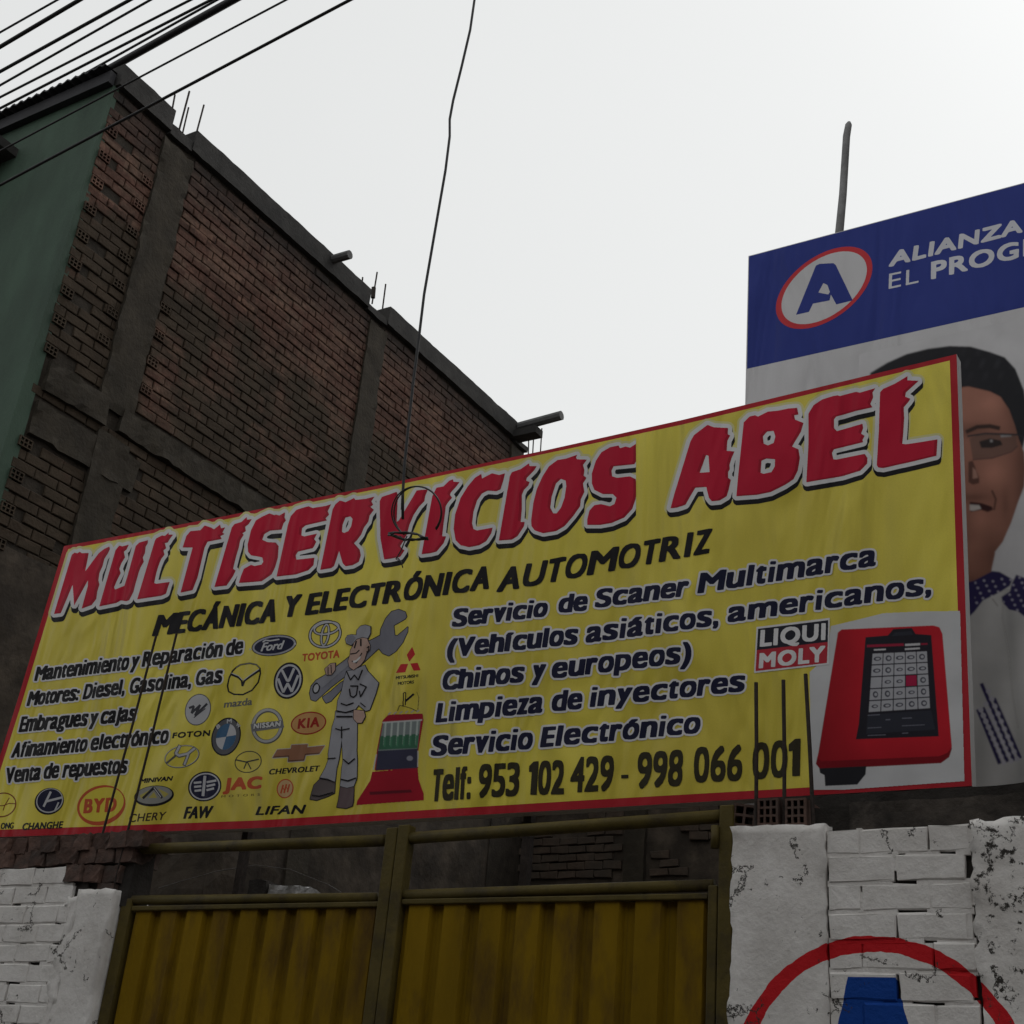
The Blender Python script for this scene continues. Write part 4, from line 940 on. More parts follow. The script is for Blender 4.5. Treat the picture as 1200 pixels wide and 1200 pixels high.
ic = np.zeros((A.h, A.w), bool); rr = random.Random(3)
for i in range(5):
    for j in range(5):
        if (i, j) in ((3, 2), (0, 2)): continue
        c = bl((i+.5)/5, (j+.5)/5); rx, ry = rr.choice([(20, 20), (26, 14), (18, 22), (22, 12)])
        ic |= A.mell(c[0], c[1], rx, ry, -5) & ~A.mell(c[0]+2, c[1], rx*0.55, ry*0.5, -5)
A.put(ic, (0.07, 0.07, 0.09))
A.stroke((0.16, 0.16, 0.20), [(440, 705), (520, 700)], 6); A.put(A.mstroke([(560,735),(590,733)], 7) | A.mstroke([(670,725),(735,722)], 6) | A.mstroke([(440,790),(530,785)], 5) | A.mstroke([(670,775),(820,768)], 5) | A.mstroke([(670,825),(710,823)], 6) | A.mstroke([(440,840),(560,835)], 5), (0.16, 0.16, 0.20))
def shade_scan(im, X, Y):
    red = (im[..., 0] > 0.25) & (im[..., 1] < 0.1); f = 0.72+0.5*np.clip((X-955)/60, 0, 1)*np.clip((925-Y)/60, 0.2, 1)
    im = im.copy(); im[red] *= f[red][:, None]; return im
soft_print(A, 'scanner_picture', sign, SY, 0.4, 0.35, 4, post=shade_scan)
A = Art(880, 715, 980, 795, 3.333, 870, 600)
A.poly(WHT, [(56,450),(342,414),(338,596),(46,630)])
A.poly((0.02, 0.02, 0.03), [(62,457),(336,423),(334,508),(57,540)]); A.poly((0.42, 0.03, 0.045), [(57,540),(334,508),(331,590),(52,622)])
A.text(WHT, [('LIQUI', 68, 528, 325, 500, 72, 462, 327, 434)], 1.3, 0.9, 1.12); A.text(WHT, [('MOLY', 64, 612, 322, 585, 68, 553, 325, 522)], 1.3, 0.8, 1.12)
A.build('oil_brand_logo', sign, SY, base=9)

# injector bench picture
A = Art(415, 800, 505, 950, 7.5, 355, 820)
A.poly((0.33, 0.008, 0.022), [(610,632),(1010,600),(1020,700),(1065,830),(1065,885),(470,928),(475,890),(590,710)])
A.poly((0.12, 0.006, 0.015), [(585,810),(950,790),(960,815),(590,838)])
A.poly((0.30, 0.008, 0.022), [(700,180),(750,130),(1055,120),(1060,180),(1015,450),(1015,605),(640,625),(630,620),(650,440)])
A.poly((0.035, 0.035, 0.065), [(660,445),(1010,420),(1005,600),(640,620)]); A.ell((0.25, 0.25, 0.3), 940, 515, 28, 22)
A.poly((0.19, 0.22, 0.22), [(705,205),(1035,185),(1010,430),(660,450)])
A.poly((0.04, 0.13, 0.075), [(680,320),(1022,300),(1008,425),(665,440)])
for k in range(6): A.put(A.mstroke([(728+k*56, 205-k*3), (715+k*56, 400-k*2)], 16), (0.42, 0.47, 0.44))
for k in range(6): A.put(A.mstroke([(722+k*56, 330-k*3), (716+k*56, 412-k*2)], 16), (0.06, 0.20, 0.11))
A.poly((0.5, 0.5, 0.5), [(700,196),(1050,172),(1050,184),(700,208)], [(640,480),(652,480),(626,615),(612,618)], [(1008,450),(1018,450),(1016,590),(1006,592)])
for k in range(6): A.put(A.mstroke([(750+k*50, 130-k*4), (775+k*50, 110-k*4)], 14), (0.40, 0.38, 0.38))
A.put(A.mstroke([(880,60),(885,-60),(905,-60),(900,50)], 12) | A.mstroke([(830,100),(850,50),(900,60),(950,75),(1000,100)], 9) | A.mstroke([(905,10),(975,-50)], 22) | A.mstroke([(1000,-70),(1020,-20),(1010,90)], 7), BLK)
soft_print(A, 'injector_bench_picture', sign, SY, 0.4, 0.4, 4)

# the mechanic
GR = (0.30, 0.30, 0.33); GR2 = (0.20, 0.20, 0.235); SK = (0.44, 0.30, 0.25); SH = (0.115, 0.095, 0.095)
A = Art(345, 700, 490, 955, 8.571, 360, 705)
wr = [[(735,340),(740,280),(790,170),(850,100),(920,80),(985,105),(1000,150),(985,175),(870,240),(880,340),(905,345),(1012,255),(1010,300),(960,410),(890,500),(820,545),(760,520),(720,470),(560,620),(420,720),(240,860),(140,950),(85,1000),(40,985),(25,920),(40,850),(90,790),(180,740),(430,550),(560,430)]]
wr2 = [[(155,960),(170,990),(190,1020),(240,1000),(330,900),(360,850),(380,790),(330,820),(240,900)]]
legs = [(300,1085),(620,1085),(600,1120)]
body = [[(400,700),(470,690),(580,640),(610,700),(720,820),(690,930),(630,1090),(590,1100),(520,1040),(470,1110),(300,1110),(310,1000),(350,900),(370,800)]]
k2 = lambda pts: [((x/7.5+355-360)*8.571, (y/7.5+820-705)*8.571) for x, y in pts]
trouser = [k2([(290,100),(480,110),(480,230),(475,450),(480,540),(475,690),(450,760),(390,775),(330,760),(345,600),(355,540),(345,340),(320,520),(300,600),(285,720),(150,690),(200,600),(230,520),(225,480),(260,240),(285,160)])]
shoe1 = [k2([(150,700),(285,720),(280,820),(220,850),(120,885),(65,875),(80,810),(100,750)])]
shoe2 = [k2([(330,770),(450,770),(445,900),(435,935),(380,955),(300,945),(315,880)])]
head = [[(470,440),(480,400),(540,360),(600,360),(635,440),(630,490),(600,520),(580,590),(540,640),(470,690),(430,660),(415,600),(435,540),(440,490)]]
cap_ = [[(500,340),(505,290),(540,250),(590,238),(640,255),(640,320),(615,370),(560,360),(500,380),(450,440),(400,420),(390,380),(410,345),(450,335)]]
hand1 = [[(180,680),(240,625),(285,620),(285,690),(250,735),(200,740)]]; hand2 = [k2([(450,90),(540,100),(550,150),(520,205),(480,205),(450,170)])]
m = np.zeros((A.h, A.w), bool)
for q in (wr, wr2, body, trouser, shoe1, shoe2, head, cap_, hand1, hand2): m |= A.mpoly(*q)
A.put(fat_round(m, 0.9), BLK)
def part(col, q, edge=0.55):
    mm = A.mpoly(*q); A.put(fat_round(mm, edge), BLK); A.put(mm, col)
part(GR2, wr); part(GR2, wr2); A.ell(BLK, 92, 872, 38, 58, 15); A.ell((0.4, 0.4, 0.42), 92, 872, 24, 42, 15)
A.poly((0.25, 0.25, 0.28), [(90,800),(440,560),(440,620),(150,870)])
part(SH, shoe1); part((0.12, 0.085, 0.09), shoe2); part(GR, trouser); part(GR, body); part(SK, hand2); part(SK, hand1); part(SK, head); part(GR, cap_)
A.poly(GR2, [(400,350),(460,338),(495,365),(455,435),(405,415)])
mm = np.zeros((A.h, A.w), bool)
for st, w in (([(440,850),(515,850)], 12), ([(430,880),(440,950),(470,965),(500,940),(515,850)], 12), ([(345,1025),(400,1045),(470,1020)], 12), ([(400,700),(440,790),(480,740),(520,790),(560,690)], 12), ([(535,830),(600,860),(540,960),(530,900)], 12), ([(540,1020),(590,1060)], 10),
              ([(500,400),(480,470)], 14), ([(545,380),(545,450)], 14), ([(440,530),(500,520),(530,490)], 10), ([(455,600),(500,620),(555,520)], 10), ([(605,470),(625,450),(620,500),(600,510)], 9),
              (k2([(300,150),(440,150)]), 14), (k2([(345,240),(345,340)]), 12), (k2([(290,255),(340,270),(415,255)]), 10), (k2([(220,520),(290,515)]), 10), (k2([(360,525),(405,565),(460,520)]), 12), (k2([(155,690),(220,700),(280,725)]), 9), (k2([(335,700),(400,715),(470,690)]), 12), (k2([(300,100),(380,115),(450,95)]), 12),
              ([(215,660),(215,735)], 8), ([(245,640),(250,725)], 8), (k2([(85,840),(150,850),(270,815)]), 9)):
    mm |= A.mstroke(st, w)
A.put(mm, BLK); A.poly((0.6, 0.6, 0.6), [(465,600),(500,590),(545,545),(540,575),(500,612),(470,620)])
A.build('mechanic_picture', sign, SY, base=2, eps=0.07)

# car maker logos
LG = (0.46, 0.46, 0.48); ORG = (0.50, 0.085, 0.03)
def logo(x0, y0, x1, y1, k, ox, oy): return Art(x0, y0, x1, y1, k, ox, oy)
Q3 = (7.5, 210, 725); Q1 = (8.571, 360, 705); Q4 = (6, 180, 830); Q5 = (5.4545, 0, 880)
A = logo(288, 738, 352, 774, *Q3); A.ell(BLK, 835, 235, 200, 92, -8).ell((0.33, 0.33, 0.37), 835, 235, 192, 85, -8).ell(NAVY, 835, 235, 175, 70, -8)
A.text((0.5, 0.5, 0.52), [('Ford', 715, 290, 900, 268, 745, 212, 930, 190)], 0.35, 0.25, 1.0); A.put(A.mstroke([(735,205),(760,190),(800,195),(880,182)], 12) | A.mell(625, 270, 9, 9) | A.mell(1020, 222, 9, 9), (0.5, 0.5, 0.52)); A.build('car_maker_logo', sign, SY, base=2)
A = logo(262, 772, 312, 820, *Q3)
rim = [(470,460),(500,430),(540,405),(620,392),(680,405),(710,435),(714,480),(695,560),(640,630),(560,668),(480,665),(435,640),(425,590),(440,520),(470,460)]
A.stroke(BLK, rim, 14); A.stroke((0.25, 0.25, 0.2), rim[1:6], 5); A.put(A.mstroke([(455,490),(520,515),(550,545),(556,592)], 17) | A.mstroke([(556,592),(575,545),(620,512),(705,455)], 17), BLK)
A.put(A.mstroke([(460,478),(525,505),(556,540)], 7) | A.mstroke([(568,540),(620,500),(700,445)], 7), LG); A.build('car_maker_logo', sign, SY, base=2)
line(*Q3, [('mazda', 390, 785, 640, 758, 402, 718, 650, 692)], 0.45, 0.25, 0, ink=(0.13, 0.13, 0.12), spc=1.0, base=2, name='logo_name')
A = logo(316, 772, 360, 825, *Q3); A.ell(BLK, 960, 545, 128, 163, 14).ell(LG, 960, 545, 112, 146, 14).ell(NAVY, 960, 545, 96, 128, 14)
A.put(A.mstroke([(905,455),(950,545),(965,545),(1010,440)], 22) | A.mstroke([(872,530),(915,645),(955,570),(990,640),(1045,500)], 22), LG); A.build('car_maker_logo', sign, SY, base=2)
A = logo(212, 808, 252, 855, *Q3); A.ell((0.10, 0.10, 0.10), 165, 800, 112, 142, 18).ell(LG, 165, 800, 104, 134, 18)
A.put(A.mstroke([(90,785),(130,770),(110,830),(185,760),(140,850),(245,750)], 20) | A.mstroke([(130,870),(230,790)], 9), (0.05, 0.05, 0.06)); A.build('car_maker_logo', sign, SY, base=2)
line(*Q4, [('FOTON', 130, 212, 395, 195, 138, 172, 402, 152)], 0.45, 0.35, 0, spc=1.1, base=2, name='logo_name')
A = logo(355, 720, 408, 765, *Q1)
def tri_ring(c, w):
    return A.mell(180, 328, 155+w, 125+w, -18) & ~A.mell(180, 328, 155-w, 125-w, -18) | (A.mell(195, 268, 125+w, 58+w, -10) & ~A.mell(195, 268, 125-w, 58-w, -10)) | (A.mell(180, 335, 34+w, 105+w, 10) & ~A.mell(180, 335, 34-w, 105-w, 10))
A.put(tri_ring(0, 17), BLK); A.put(tri_ring(0, 8), LG); A.build('car_maker_logo', sign, SY, base=2)
line(1, 0, 0, [('TOYOTA', 353.5, 775.4, 397.9, 770.5, 354.5, 766.5, 398.5, 761.5)], 0.45, 0.3, 0, ink=ORG, spc=1.05, base=2, name='logo_name')
A = logo(460, 752, 496, 808, *Q1); A.poly((0.50, 0.025, 0.03), [(1055,455),(1085,530),(1025,605),(1000,535)], [(890,718),(940,628),(1015,625),(985,710)], [(1035,622),(1110,615),(1140,690),(1070,695)])
A.build('car_maker_logo', sign, SY, base=2)
line(*Q1, [('MITSUBISHI', 890, 782, 1115, 758, 892, 750, 1117, 728)], 0.2, 0.15, 0, ink=(0.05, 0.045, 0.02), spc=1.0, base=2, name='logo_name')
line(*Q1, [('MOTORS', 910, 840, 1072, 822, 912, 808, 1074, 790)], 0.2, 0.15, 0, ink=(0.05, 0.045, 0.02), spc=1.0, base=2, name='logo_name')
A = logo(240, 833, 292, 892, *Q4); A.ell(BLK, 510, 200, 101, 138, 18).ell((0.10, 0.10, 0.11), 510, 200, 92, 128, 18).ell(LG, 510, 200, 68, 94, 18)
inn = A.mell(510, 200, 68, 94, 18); qd = A.mpoly([(545,90),(512,200),(400,218),(400,90)], [(512,200),(630,180),(630,320),(478,310)]); A.put(inn & qd, (0.05, 0.12, 0.22))
A.text(LG, [('B', 450, 150, 472, 130, 440, 125, 462, 105)], 0.2, 0.2); A.text(LG, [('M', 515, 108, 550, 103, 517, 78, 552, 73)], 0.2, 0.2); A.text(LG, [('W', 578, 118, 600, 142, 592, 98, 614, 122)], 0.15, 0.15); A.build('car_maker_logo', sign, SY, base=2)
A = logo(290, 827, 336, 875, *Q4); A.ring((0.09, 0.09, 0.08), 800, 125, 98, 112, 16, 30); A.ring((0.36, 0.36, 0.36), 798, 122, 98, 112, 16, 18); A.poly((0.16, 0.16, 0.17), [(682,112),(905,85),(920,135),(690,166)])
w = [('NISSAN', 702, 145, 893, 126, 706, 108, 897, 89)]; A.put(fat_round(A.mtext(w, 0.5, 0.3, 1.1), 0.5), (0.02, 0.02, 0.02)); A.text((0.5, 0.5, 0.5), w, 0.45, 0.3, 1.1); A.build('car_maker_logo', sign, SY, base=2)
A = logo(337, 828, 388, 865, *Q4); A.ell((0.30, 0.02, 0.015), 1090, 105, 126, 80, -9).ell((0.50, 0.27, 0.10), 1090, 105, 117, 71, -9); A.text((0.30, 0.02, 0.015), [('KIA', 1012, 145, 1165, 130, 1022, 76, 1172, 60)], 0.55, 0.3, 1.15); A.build('car_maker_logo', sign, SY, base=2)
A = logo(190, 868, 238, 905, *Q4); A.ring((0.12, 0.12, 0.09), 200, 340, 122, 74, -14, 9); A.ring(LG, 198, 338, 120, 73, -14, 4)
A.put(A.mstroke([(185,262),(155,320),(180,335),(240,322),(290,280)], 26) | A.mstroke([(160,330),(90,388)], 14) | A.mstroke([(245,325),(215,400)], 24), (0.10, 0.10, 0.09)); A.put(A.mstroke([(185,265),(157,318),(180,333),(240,320),(290,282)], 16) | A.mstroke([(245,325),(218,396)], 14), LG); A.build('car_maker_logo', sign, SY, base=2)
A = logo(272, 877, 310, 908, *Q4); A.ring((0.06, 0.06, 0.04), 665, 377, 93, 73, -14, 7)
A.put(A.mstroke([(575,362),(650,378),(740,358)], 9) | A.mstroke([(655,378),(635,425)], 8) | A.mstroke([(660,378),(685,428)], 8), (0.05, 0.05, 0.04)); A.build('car_maker_logo', sign, SY, base=2)
A = logo(316, 868, 384, 896, *Q4); bt = [(835,350),(870,290),(965,285),(970,258),(1085,252),(1082,275),(1205,262),(1165,322),(1070,330),(1060,370),(945,378),(948,342)]
A.put(fat_round(A.mpoly(bt), 0.7), (0.42, 0.41, 0.40)); A.poly((0.27, 0.125, 0.07), bt); A.poly((0.12, 0.06, 0.04), [(840,348),(948,340),(945,376),(1060,368),(1070,328),(1165,320),(1170,312),(1065,320),(1054,360),(952,366),(955,332),(850,338)]); A.build('car_maker_logo', sign, SY, base=2)
line(*Q4, [('CHEVROLET', 808, 468, 1162, 442, 818, 428, 1172, 402)], 0.3, 0.2, 0, spc=1.05, base=2, name='logo_name')
A = logo(218, 900, 262, 942, *Q4); A.ell(BLK, 360, 550, 119, 104, -18).ell(LG, 360, 550, 109, 94, -18).ell(NAVY, 360, 550, 99, 84, -18)
mm = A.mstroke([(362,478),(348,615)], 20)
for k in range(3): mm |= A.mstroke([(285+k*3, 525+k*28), (335, 520+k*28)], 15) | A.mstroke([(375, 520+k*28), (440-k*8, 508+k*28)], 15)
A.put(mm, LG); A.build('car_maker_logo', sign, SY, base=2)
line(*Q4, [('FAW', 208, 778, 398, 772, 232, 692, 424, 686)], 0.7, 0.4, 0, spc=1.0, base=2, name='logo_name')
line(*Q4, [('JAC', 488, 580, 755, 564, 502, 492, 768, 478)], 1.1, 0.7, 0, ink=ORG, spc=1.1, base=2, name='logo_name')
line(*Q4, [('MOTORS', 475, 629, 748, 615, 478, 612, 750, 597)], 0.15, 0.1, 0, ink=(0.18, 0.13, 0.03), spc=1.9, base=2, name='logo_name')
A = logo(322, 910, 346, 938, *Q4); A.ell(ORG, 925, 565, 59, 69, 14).ell((0.55, 0.36, 0.18), 925, 565, 51, 61, 14)
A.put(A.mstroke([(895,598),(912,540)], 11) | A.mstroke([(918,595),(935,535)], 11) | A.mstroke([(942,590),(956,535)], 11) | A.mstroke([(905,545),(925,590)], 5) | A.mstroke([(928,540),(948,585)], 5), ORG); A.build('car_maker_logo', sign, SY, base=2)
line(*Q4, [('LIFAN', 715, 752, 1050, 742, 740, 690, 1075, 678)], 0.55, 0.4, 0, spc=1.05, base=2, name='logo_name')
line(*Q5, [('MINIVAN', 893, 208, 1098, 190, 902, 177, 1108, 160)], 0.3, 0.2, 0, spc=1.0, base=2, name='logo_name')
A = logo(153, 915, 207, 948, *Q5); A.ell(BLK, 985, 288, 128, 66, -6).ell((0.27, 0.27, 0.25), 983, 282, 118, 56, -6); A.poly((0.42, 0.36, 0.09), [(890,285),(975,240),(935,300),(905,305)], [(1010,238),(1080,275),(1050,298)], [(950,300),(985,262),(1005,300)])
A.put(A.mstroke([(915,302),(985,235)], 16) | A.mstroke([(985,235),(1035,300)], 16), BLK); A.put(A.mstroke([(985,235),(1030,296)], 6), LG); A.build('car_maker_logo', sign, SY, base=2)
line(*Q5, [('CHERY', 822, 457, 1050, 440, 830, 405, 1068, 388)], 0.25, 0.2, 0, ink=(0.05, 0.03, 0.02), spc=1.05, base=2, name='logo_name')
A = logo(86, 916, 150, 972, *Q5); A.ell(ORG, 648, 348, 158, 126, -18); A.put(A.mell(650, 342, 146, 104, -20), YEL)
A.text(ORG, [('BYD', 532, 400, 740, 388, 545, 308, 752, 296)], 0.95, 0.6, 1.2); A.build('car_maker_logo', sign, SY, base=2)
A = logo(36, 920, 78, 958, *Q5); A.ell(BLK, 315, 322, 96, 84, -25).ell(LG, 318, 318, 88, 76, -25).ell(NAVY, 318, 316, 81, 70, -25)
A.put(A.mstroke([(325,262),(280,355)], 14) | A.mstroke([(300,322),(395,298)], 14) | A.mstroke([(375,330),(350,385)], 10), LG); A.build('car_maker_logo', sign, SY, base=2)
line(*Q5, [('CHANGHE', 138, 507, 398, 494, 150, 462, 408, 449)], 0.45, 0.3, 0, ink=(0.03, 0.03, 0.03), spc=1.05, base=2, name='logo_name')
A = logo(-20, 925, 25, 960, *Q5); A.ring((0.22, 0.06, 0.02), 15, 345, 88, 74, -20, 8); A.put(A.mstroke([(-60,352),(20,350),(60,335),(100,338)], 6) | A.mstroke([(20,380),(30,350),(60,300)], 6), (0.22, 0.06, 0.02)); A.build('car_maker_logo', sign, SY, base=2)
line(*Q5, [('ONG', 2, 500, 86, 497, 8, 460, 92, 456)], 0.35, 0.25, 0, ink=(0.03, 0.03, 0.03), spc=1.0, base=2, name='logo_name')

# ---------------------------------------------------------------- party poster behind the sign
PY = 5.72
pos = thing('party_poster', 'blue and white ALIANZA PARA EL PROGRESO poster of a man in glasses', 'poster', (0, PY, 3.1))
def ext(x, y, X):   # same height as the measured edge point, at another X
    p = onY(x, y, PY); return (X, PY, p[2])
tl, ml, blp = onY(877, 300, PY), onY(872, 433, PY), (onY(866, 600, PY)[0], PY, onY(1180, 936, PY)[2])
XR = 0.7
mb = MB(); mb.add([(tl[0], PY, tl[2]), (XR, PY, tl[2]), (XR, PY, blp[2]), (tl[0]-0.03, PY, blp[2])]+[(tl[0], PY+.015, tl[2]), (XR, PY+.015, tl[2]), (XR, PY+.015, blp[2]), (tl[0]-0.03, PY+.015, blp[2])],
   [(0, 3, 2, 1), (4, 5, 6, 7), (0, 1, 5, 4), (3, 7, 6, 2), (0, 4, 7, 3), (1, 2, 6, 5)])
mb.obj('sheet', printmat('print_poster_white', (0.58, 0.57, 0.58)), pos)
mb = MB(); zb = ml[2]; mb.add([(tl[0]+0.004, PY-.0002, tl[2]-0.004), (XR, PY-.0002, tl[2]-0.004), (XR, PY-.0002, zb), (tl[0]-0.001, PY-.0002, zb)], [(0, 3, 2, 1)])
mb.obj('blue_band', printmat('print_poster_blue', (0.030, 0.046, 0.235)), pos)
PB = (0.030, 0.046, 0.235)
A = Art(905, 285, 1030, 395, 3.43, 860, 130)
C, a_, b_ = np.array([363., 711.]), np.array([187.5, -42.5]), np.array([-50., 160.])
t_ = np.linspace(0, 2*pi, 60, endpoint=False)
el = lambda s: [tuple(C+s*(a_*cos(t)+b_*sin(t))) for t in t_]
A.poly((0.55, 0.045, 0.055), el(1.0)); A.poly((0.58, 0.57, 0.58), el(0.885))
A.poly(PB, [(250,820),(330,622),(345,615),(400,612),(410,620),(478,762),(412,778),(390,738),(385,762),(318,775),(302,808)], [(340,730),(360,692),(376,700),(386,728),(380,738)])
A.build('party_emblem', pos, PY, base=2)
def pline(words, bx, by, spc, name='lettering'):
    pts = corners(words)/3.43+np.array([860, 130])
    A = Art(pts[:, 0].min()-6, pts[:, 1].min()-6, pts[:, 0].max()+9, pts[:, 1].max()+6, 3.43, 860, 130); A.text((0.60, 0.60, 0.64), words, bx, by, spc); A.build(name, pos, PY, base=2)
pline([('ALIANZA', 622, 628, 1160, 487, 632, 568, 1163, 430)], 1.25, 0.9, 1.1); pline([('PARA', 1200, 478, 1500, 402, 1203, 422, 1503, 347)], 1.25, 0.9, 1.1)
pline([('EL', 622, 716, 742, 690, 624, 655, 744, 630)], 0.0, 0.0, 1.1); pline([('PROGRESO', 792, 678, 1480, 508, 793, 608, 1480, 440)], 1.2, 0.9, 1.1)
# the man's portrait
A = Art(1005, 345, 1300, 945, 4, 1000, 400)
HAIR = (0.022, 0.022, 0.026); S1 = (0.33, 0.150, 0.108); S2 = (0.22, 0.100, 0.072); S3 = (0.37, 0.195, 0.150); S4 = (0.12, 0.055, 0.042)
A.poly((0.58, 0.57, 0.58), [(25,60),(1155,-190),(1155,2135),(25,2135)])
A.poly((0.50, 0.49, 0.48), [(560,1090),(800,1120),(980,1250),(1100,1500),(1150,2130),(200,2130),(200,1300),(350,1150)])
A.poly(HAIR, [(80,148),(160,100),(250,60),(350,35),(450,22),(550,25),(640,50),(710,75),(760,130),(800,230),(815,330),(810,430),(790,520),(770,560),(300,600),(180,520),(110,350),(70,230)])
A.poly(S1, [(400,230),(540,212),(640,235),(690,260),(730,320),(755,390),(775,460),(800,520),(806,600),(800,680),(770,760),(740,850),(700,940),(650,1005),(590,1070),(450,1110),(320,1060),(240,930),(200,720),(210,500),(270,330)])
A.poly(S1, [(520,990),(665,990),(650,1060),(640,1120),(560,1190),(500,1190)])
A.poly(S4, [(540,565),(560,560),(575,600),(590,640),(590,665),(560,672),(540,660)]); A.poly((0.38, 0.21, 0.16), [(560,590),(575,605),(585,640),(560,645)])
A.stroke((0.05, 0.028, 0.024), [(530,425),(580,402),(640,398),(685,408)], 20)
A.poly((0.185, 0.100, 0.078), [(545,455),(600,436),(700,430),(765,440),(770,490),(740,515),(650,545),(560,552)])
A.poly((0.035, 0.025, 0.024), [(590,470),(640,455),(690,465),(700,485),(650,500),(600,500)]); A.poly((0.3, 0.28, 0.28), [(640,462),(652,460),(654,472),(642,474)], [(690,440),(740,438),(742,446),(692,450)])
A.put(A.mstroke([(535,445),(620,432),(770,438),(800,450)], 9) | A.mstroke([(560,555),(650,548),(742,518),(772,490)], 4), (0.03, 0.03, 0.035))
A.poly((0.05, 0.018, 0.018), [(545,752),(600,758),(650,775),(655,790),(630,800),(600,790),(550,800)]); A.poly((0.55, 0.5, 0.47), [(545,765),(590,768),(600,785),(560,795),(545,792)])
A.stroke(S4, [(650,700),(668,740),(660,790)], 9)
A.to(4.615, 1100, 680)
NV = (0.028, 0.022, 0.085)
A.poly(NV, [(120,20),(195,0),(290,-50),(330,-45),(400,-5),(385,30),(340,60),(290,85),(240,110),(195,170),(120,240)], [(395,20),(420,-30),(470,-10),(560,60),(560,220),(462,195),(430,170),(380,160),(345,120),(340,90),(385,60)])
dots = np.zeros((A.h, A.w), bool)
for i in range(9):
    for j in range(7):
        x, y = 150+i*48+j*14, 10+j*28-i*4+ (i % 2)*8
        dots |= A.mell(x, y, 7, 6, 20)
A.put(dots & A.mpoly([(195,0),(290,-50),(400,-5),(340,60),(240,110),(195,170)], [(420,-30),(470,-10),(560,60),(560,220),(462,195),(380,160),(345,110)]), (0.4, 0.38, 0.45))
for (x0_, y0_, x1_, y1_) in ((212,700,330,990),(240,690,372,980),(232,560,408,975),(300,640,442,962)): A.stroke(NV, [(x0_,y0_),(x1_,y1_)], 21)
dots = np.zeros((A.h, A.w), bool)
for (x0_, y0_, x1_, y1_) in ((228,700,352,985),(256,670,392,978),(270,600,425,968)):
    for k in range(10): dots |= A.mell(x0_+(x1_-x0_)*k/9, y0_+(y1_-y0_)*k/9, 13, 15, -25)
A.put(dots, (0.48, 0.46, 0.52))
A.put(A.mstroke([(350,120),(345,200),(380,400),(400,620),(430,800)], 5) | A.mstroke([(290,100),(320,140)], 8), (0.36, 0.34, 0.33))
def shade_face(im, X, Y):
    r, g, b = im[..., 0], im[..., 1], im[..., 2]; skin = np.clip((r-g)/(S1[0]-S1[1]), 0, 1)*(r > b)*(X > 1040)
    f = np.ones_like(X, float)
    for a, cx, cy, sx, sy in ((0.35, 1160, 472, 16, 14), (0.45, 1163, 556, 14, 14), (0.30, 1148, 608, 10, 12), (-0.50, 1202, 560, 16, 120), (-0.42, 1172, 655, 22, 26), (-0.35, 1143, 505, 30, 9), (-0.30, 1141, 583, 20, 5), (-0.30, 1186, 470, 10, 26), (-0.45, 1140, 688, 40, 16), (0.12, 1143, 640, 12, 10), (-0.25, 1178, 590, 5, 18)):
        f += a*np.exp(-((X-cx)/sx)**2-((Y-cy)/sy)**2)
    hair = (r < 0.04)*(b < 0.04)*(Y < 560); g2 = 1+0.6*np.clip(np.sin(X*0.35+Y*0.12)*np.sin(Y*0.21), 0, 1)*np.exp(-((X-1160)/40)**2-((Y-425)/22)**2)
    out_ = im*(1+(f[..., None]-1)*skin[..., None]); out_[..., 2] *= 1-0.0*skin
    out_ = np.where(hair[..., None], out_*g2[..., None], out_)
    vest = (abs(r-0.50) < 0.06)*(Y > 690); sh = 1-0.16*np.exp(-((X-1186-0.08*(Y-760))/7)**2)-0.10*np.exp(-((X-1150)/10)**2)-0.08*np.sin(Y*0.03+X*0.11)
    return np.where(vest.astype(bool)[..., None], out_*sh[..., None], out_)
soft_print(A, 'man_portrait', pos, PY, 0.6, 1.3, 3, x1=1290, post=shade_face)
m_wood = mat('grey_wood', (0.13, 0.12, 0.11), 0.9, 0.3, 10, 0.5, 40, stretch=(1, 1, 0.2))
for x in (-2.25, -0.9, 0.55):
    mb = MB(); mb.box(x-0.03, x+0.03, PY+0.02, PY+0.08, 0, tl[2]-0.03); mb.obj('frame_post', m_wood, pos)
for z in (blp[2]+0.05, tl[2]-0.08):
    mb = MB(); mb.box(tl[0]+0.02, XR, PY+0.081, PY+0.13, z-0.03, z+0.03); mb.obj('frame_rail', m_wood, pos)
# pole behind the poster
a = Vector(onY(981, 300, 6.4)); b = Vector(onY(992, 160, 6.4)); c = Vector(onY(995, 143, 6.4)); d = a-b
mb = MB(); mb.tube([a+d*5.5, a, a+(b-a)*0.5+Vector((0.006, 0, 0)), b, b+(c-b)*0.8, c], [0.028, 0.027, 0.024, 0.023, 0.021, 0.010], 10)
tag(mb.obj('pole', mat('pole_grey', (0.21, 0.21, 0.21), 0.9, 0.3, 10, 0.4, 40), smooth=True), 'bare grey pole standing up behind the blue poster', 'pole')

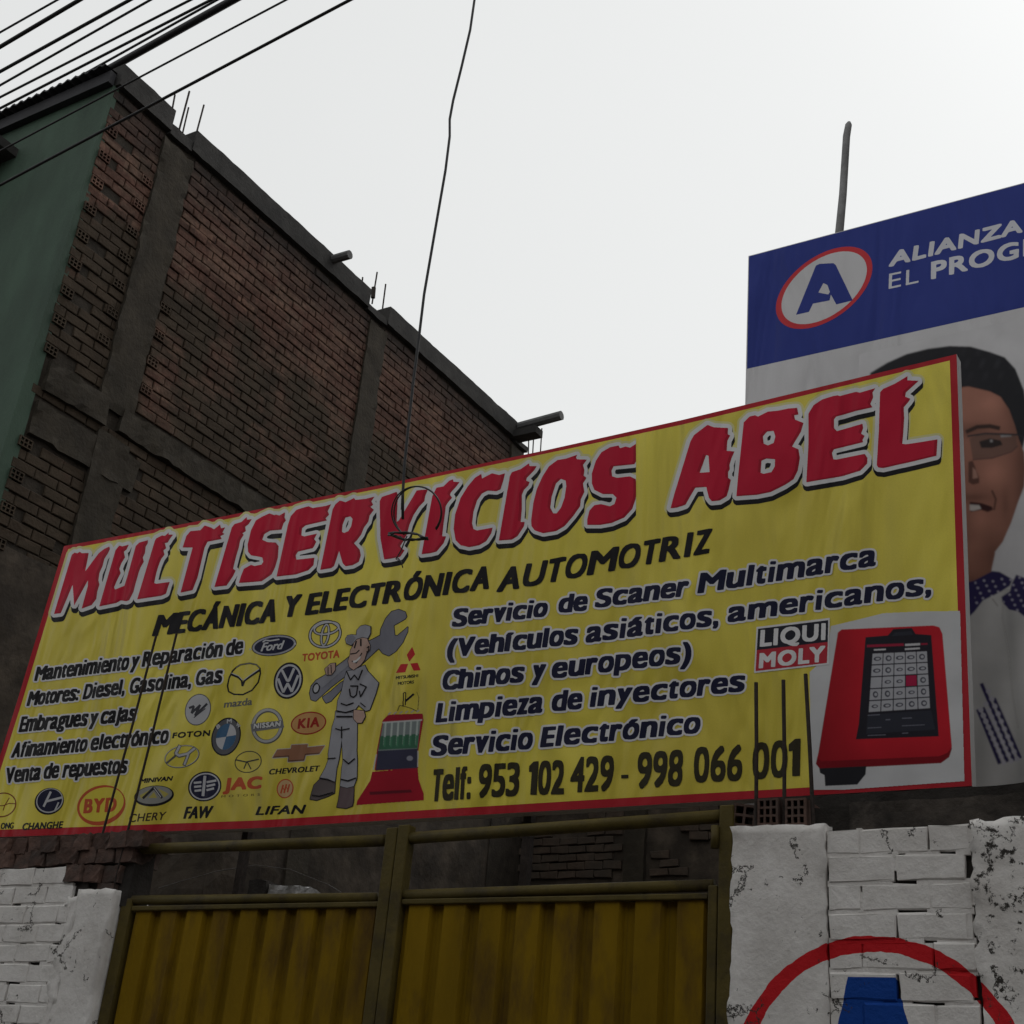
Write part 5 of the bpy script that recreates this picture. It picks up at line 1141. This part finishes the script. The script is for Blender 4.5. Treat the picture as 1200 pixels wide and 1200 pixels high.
# ---------------------------------------------------------------- cables
def far_line(p, q, Y, x0, x1, sag=0.0):
    a, b = onY(*p, Y), onY(*q, Y); k = (b[2]-a[2])/(b[0]-a[0]); pts = []
    for i in range(13):
        x = x0+(x1-x0)*i/12; pts.append((x, Y, a[2]+k*(x-a[0])))
    return pts
wires = [((0, 38), (67, 0), .0055, 'topmost thin black street cable at the upper corner of the sky'), ((0, 55), (93, 0), .0105, 'thicker black street cable just under the topmost one'),
         ((0, 84), (152, 0), .0085, 'third black street cable from the top, a little thick'), ((0, 100), (176, 0), .006, 'fourth street cable from the top, thin, in the clear sky'),
         ((0, 114), (223, 0), .006, 'fifth street cable from the top, thin, above the corrugated eave'), ((0, 127), (247, 0), .0065, 'lowest street cable above the corrugated eave, brushing its ridge'),
         ((0, 177), (335, 0), .0045, 'thin lone cable crossing in front of the green wall, the upper of two'), ((0, 217), (410, 0), .0065, 'lone cable crossing in front of the green wall, the lower of two')]
for p, q, r, lb in wires:
    r *= 1.25
    mb = MB(); mb.tube(far_line(p, q, 3.2, -22, 14), r, 6); tag(mb.obj('overhead_cable', m_black, smooth=True), lb, 'cable', 'cables strung over the street')
for (p, q, r, lb) in (((140, 74), (273, 0), .043, 'thick dark bundle of cables passing behind the roof corner'), ((125, 72), (254, 0), .014, 'slim cable running close above the thick bundle')):
    mb = MB(); mb.tube(far_line(p, q, 7.0, -24, 16), r, 8); tag(mb.obj('overhead_cable', m_black, smooth=True), lb, 'cable', 'cables strung over the street')
# hanging cable that ends in a coil
HY = 4.3
hang = thing('hanging_cable', 'long black cable hanging in front of the sign and coiled at its end', 'cable', onY(478, 560, HY))
pp = [(563, -60), (556, 0), (551, 35), (541, 78), (531, 118), (527, 140), (527, 160), (522, 200), (509, 275), (497, 345), (491, 395), (484, 450), (478, 505), (474, 545), (472, 580), (472, 608)]
mb = MB(); mb.tube([onY(x, y, HY) for x, y in pp], 0.0072, 6); mb.obj('cable_run', m_black, hang, smooth=True)
mb = MB()
for k, (cx, cy, rx, ry) in enumerate([(488, 600, 29, 30), (489.5, 601, 28, 31)]):
    mb.tube([onY(cx+rx*cos(t), cy+ry*sin(t), HY+0.02*k+0.05*sin(t)) for t in np.linspace(0.72*pi-0.1, 2.22*pi, 34)], 0.0035, 6)
mb.obj('coil', m_black, hang, smooth=True)
mb = MB()
for k in range(6):
    r_ = random.Random(k); pts = []
    for i in range(8):
        u = i/7; x = 456+44*u+r_.uniform(-2, 3); y = 626+4*sin(u*pi)*(1 if k % 2 else -1)+5*u+r_.uniform(-1.5, 1.5)
        pts.append(onY(x, y, HY+0.01*k))
    mb.tube(pts, 0.0045, 6)
mb.tube([onY(466, 654, HY), onY(470, 658, HY), onY(472, 665, HY)], 0.003, 6); mb.tube([onY(477, 628, HY), onY(470, 645, HY), onY(464, 655, HY), onY(470, 659, HY)], 0.003, 6)
mb.obj('twisted_end', m_black, hang, smooth=True)
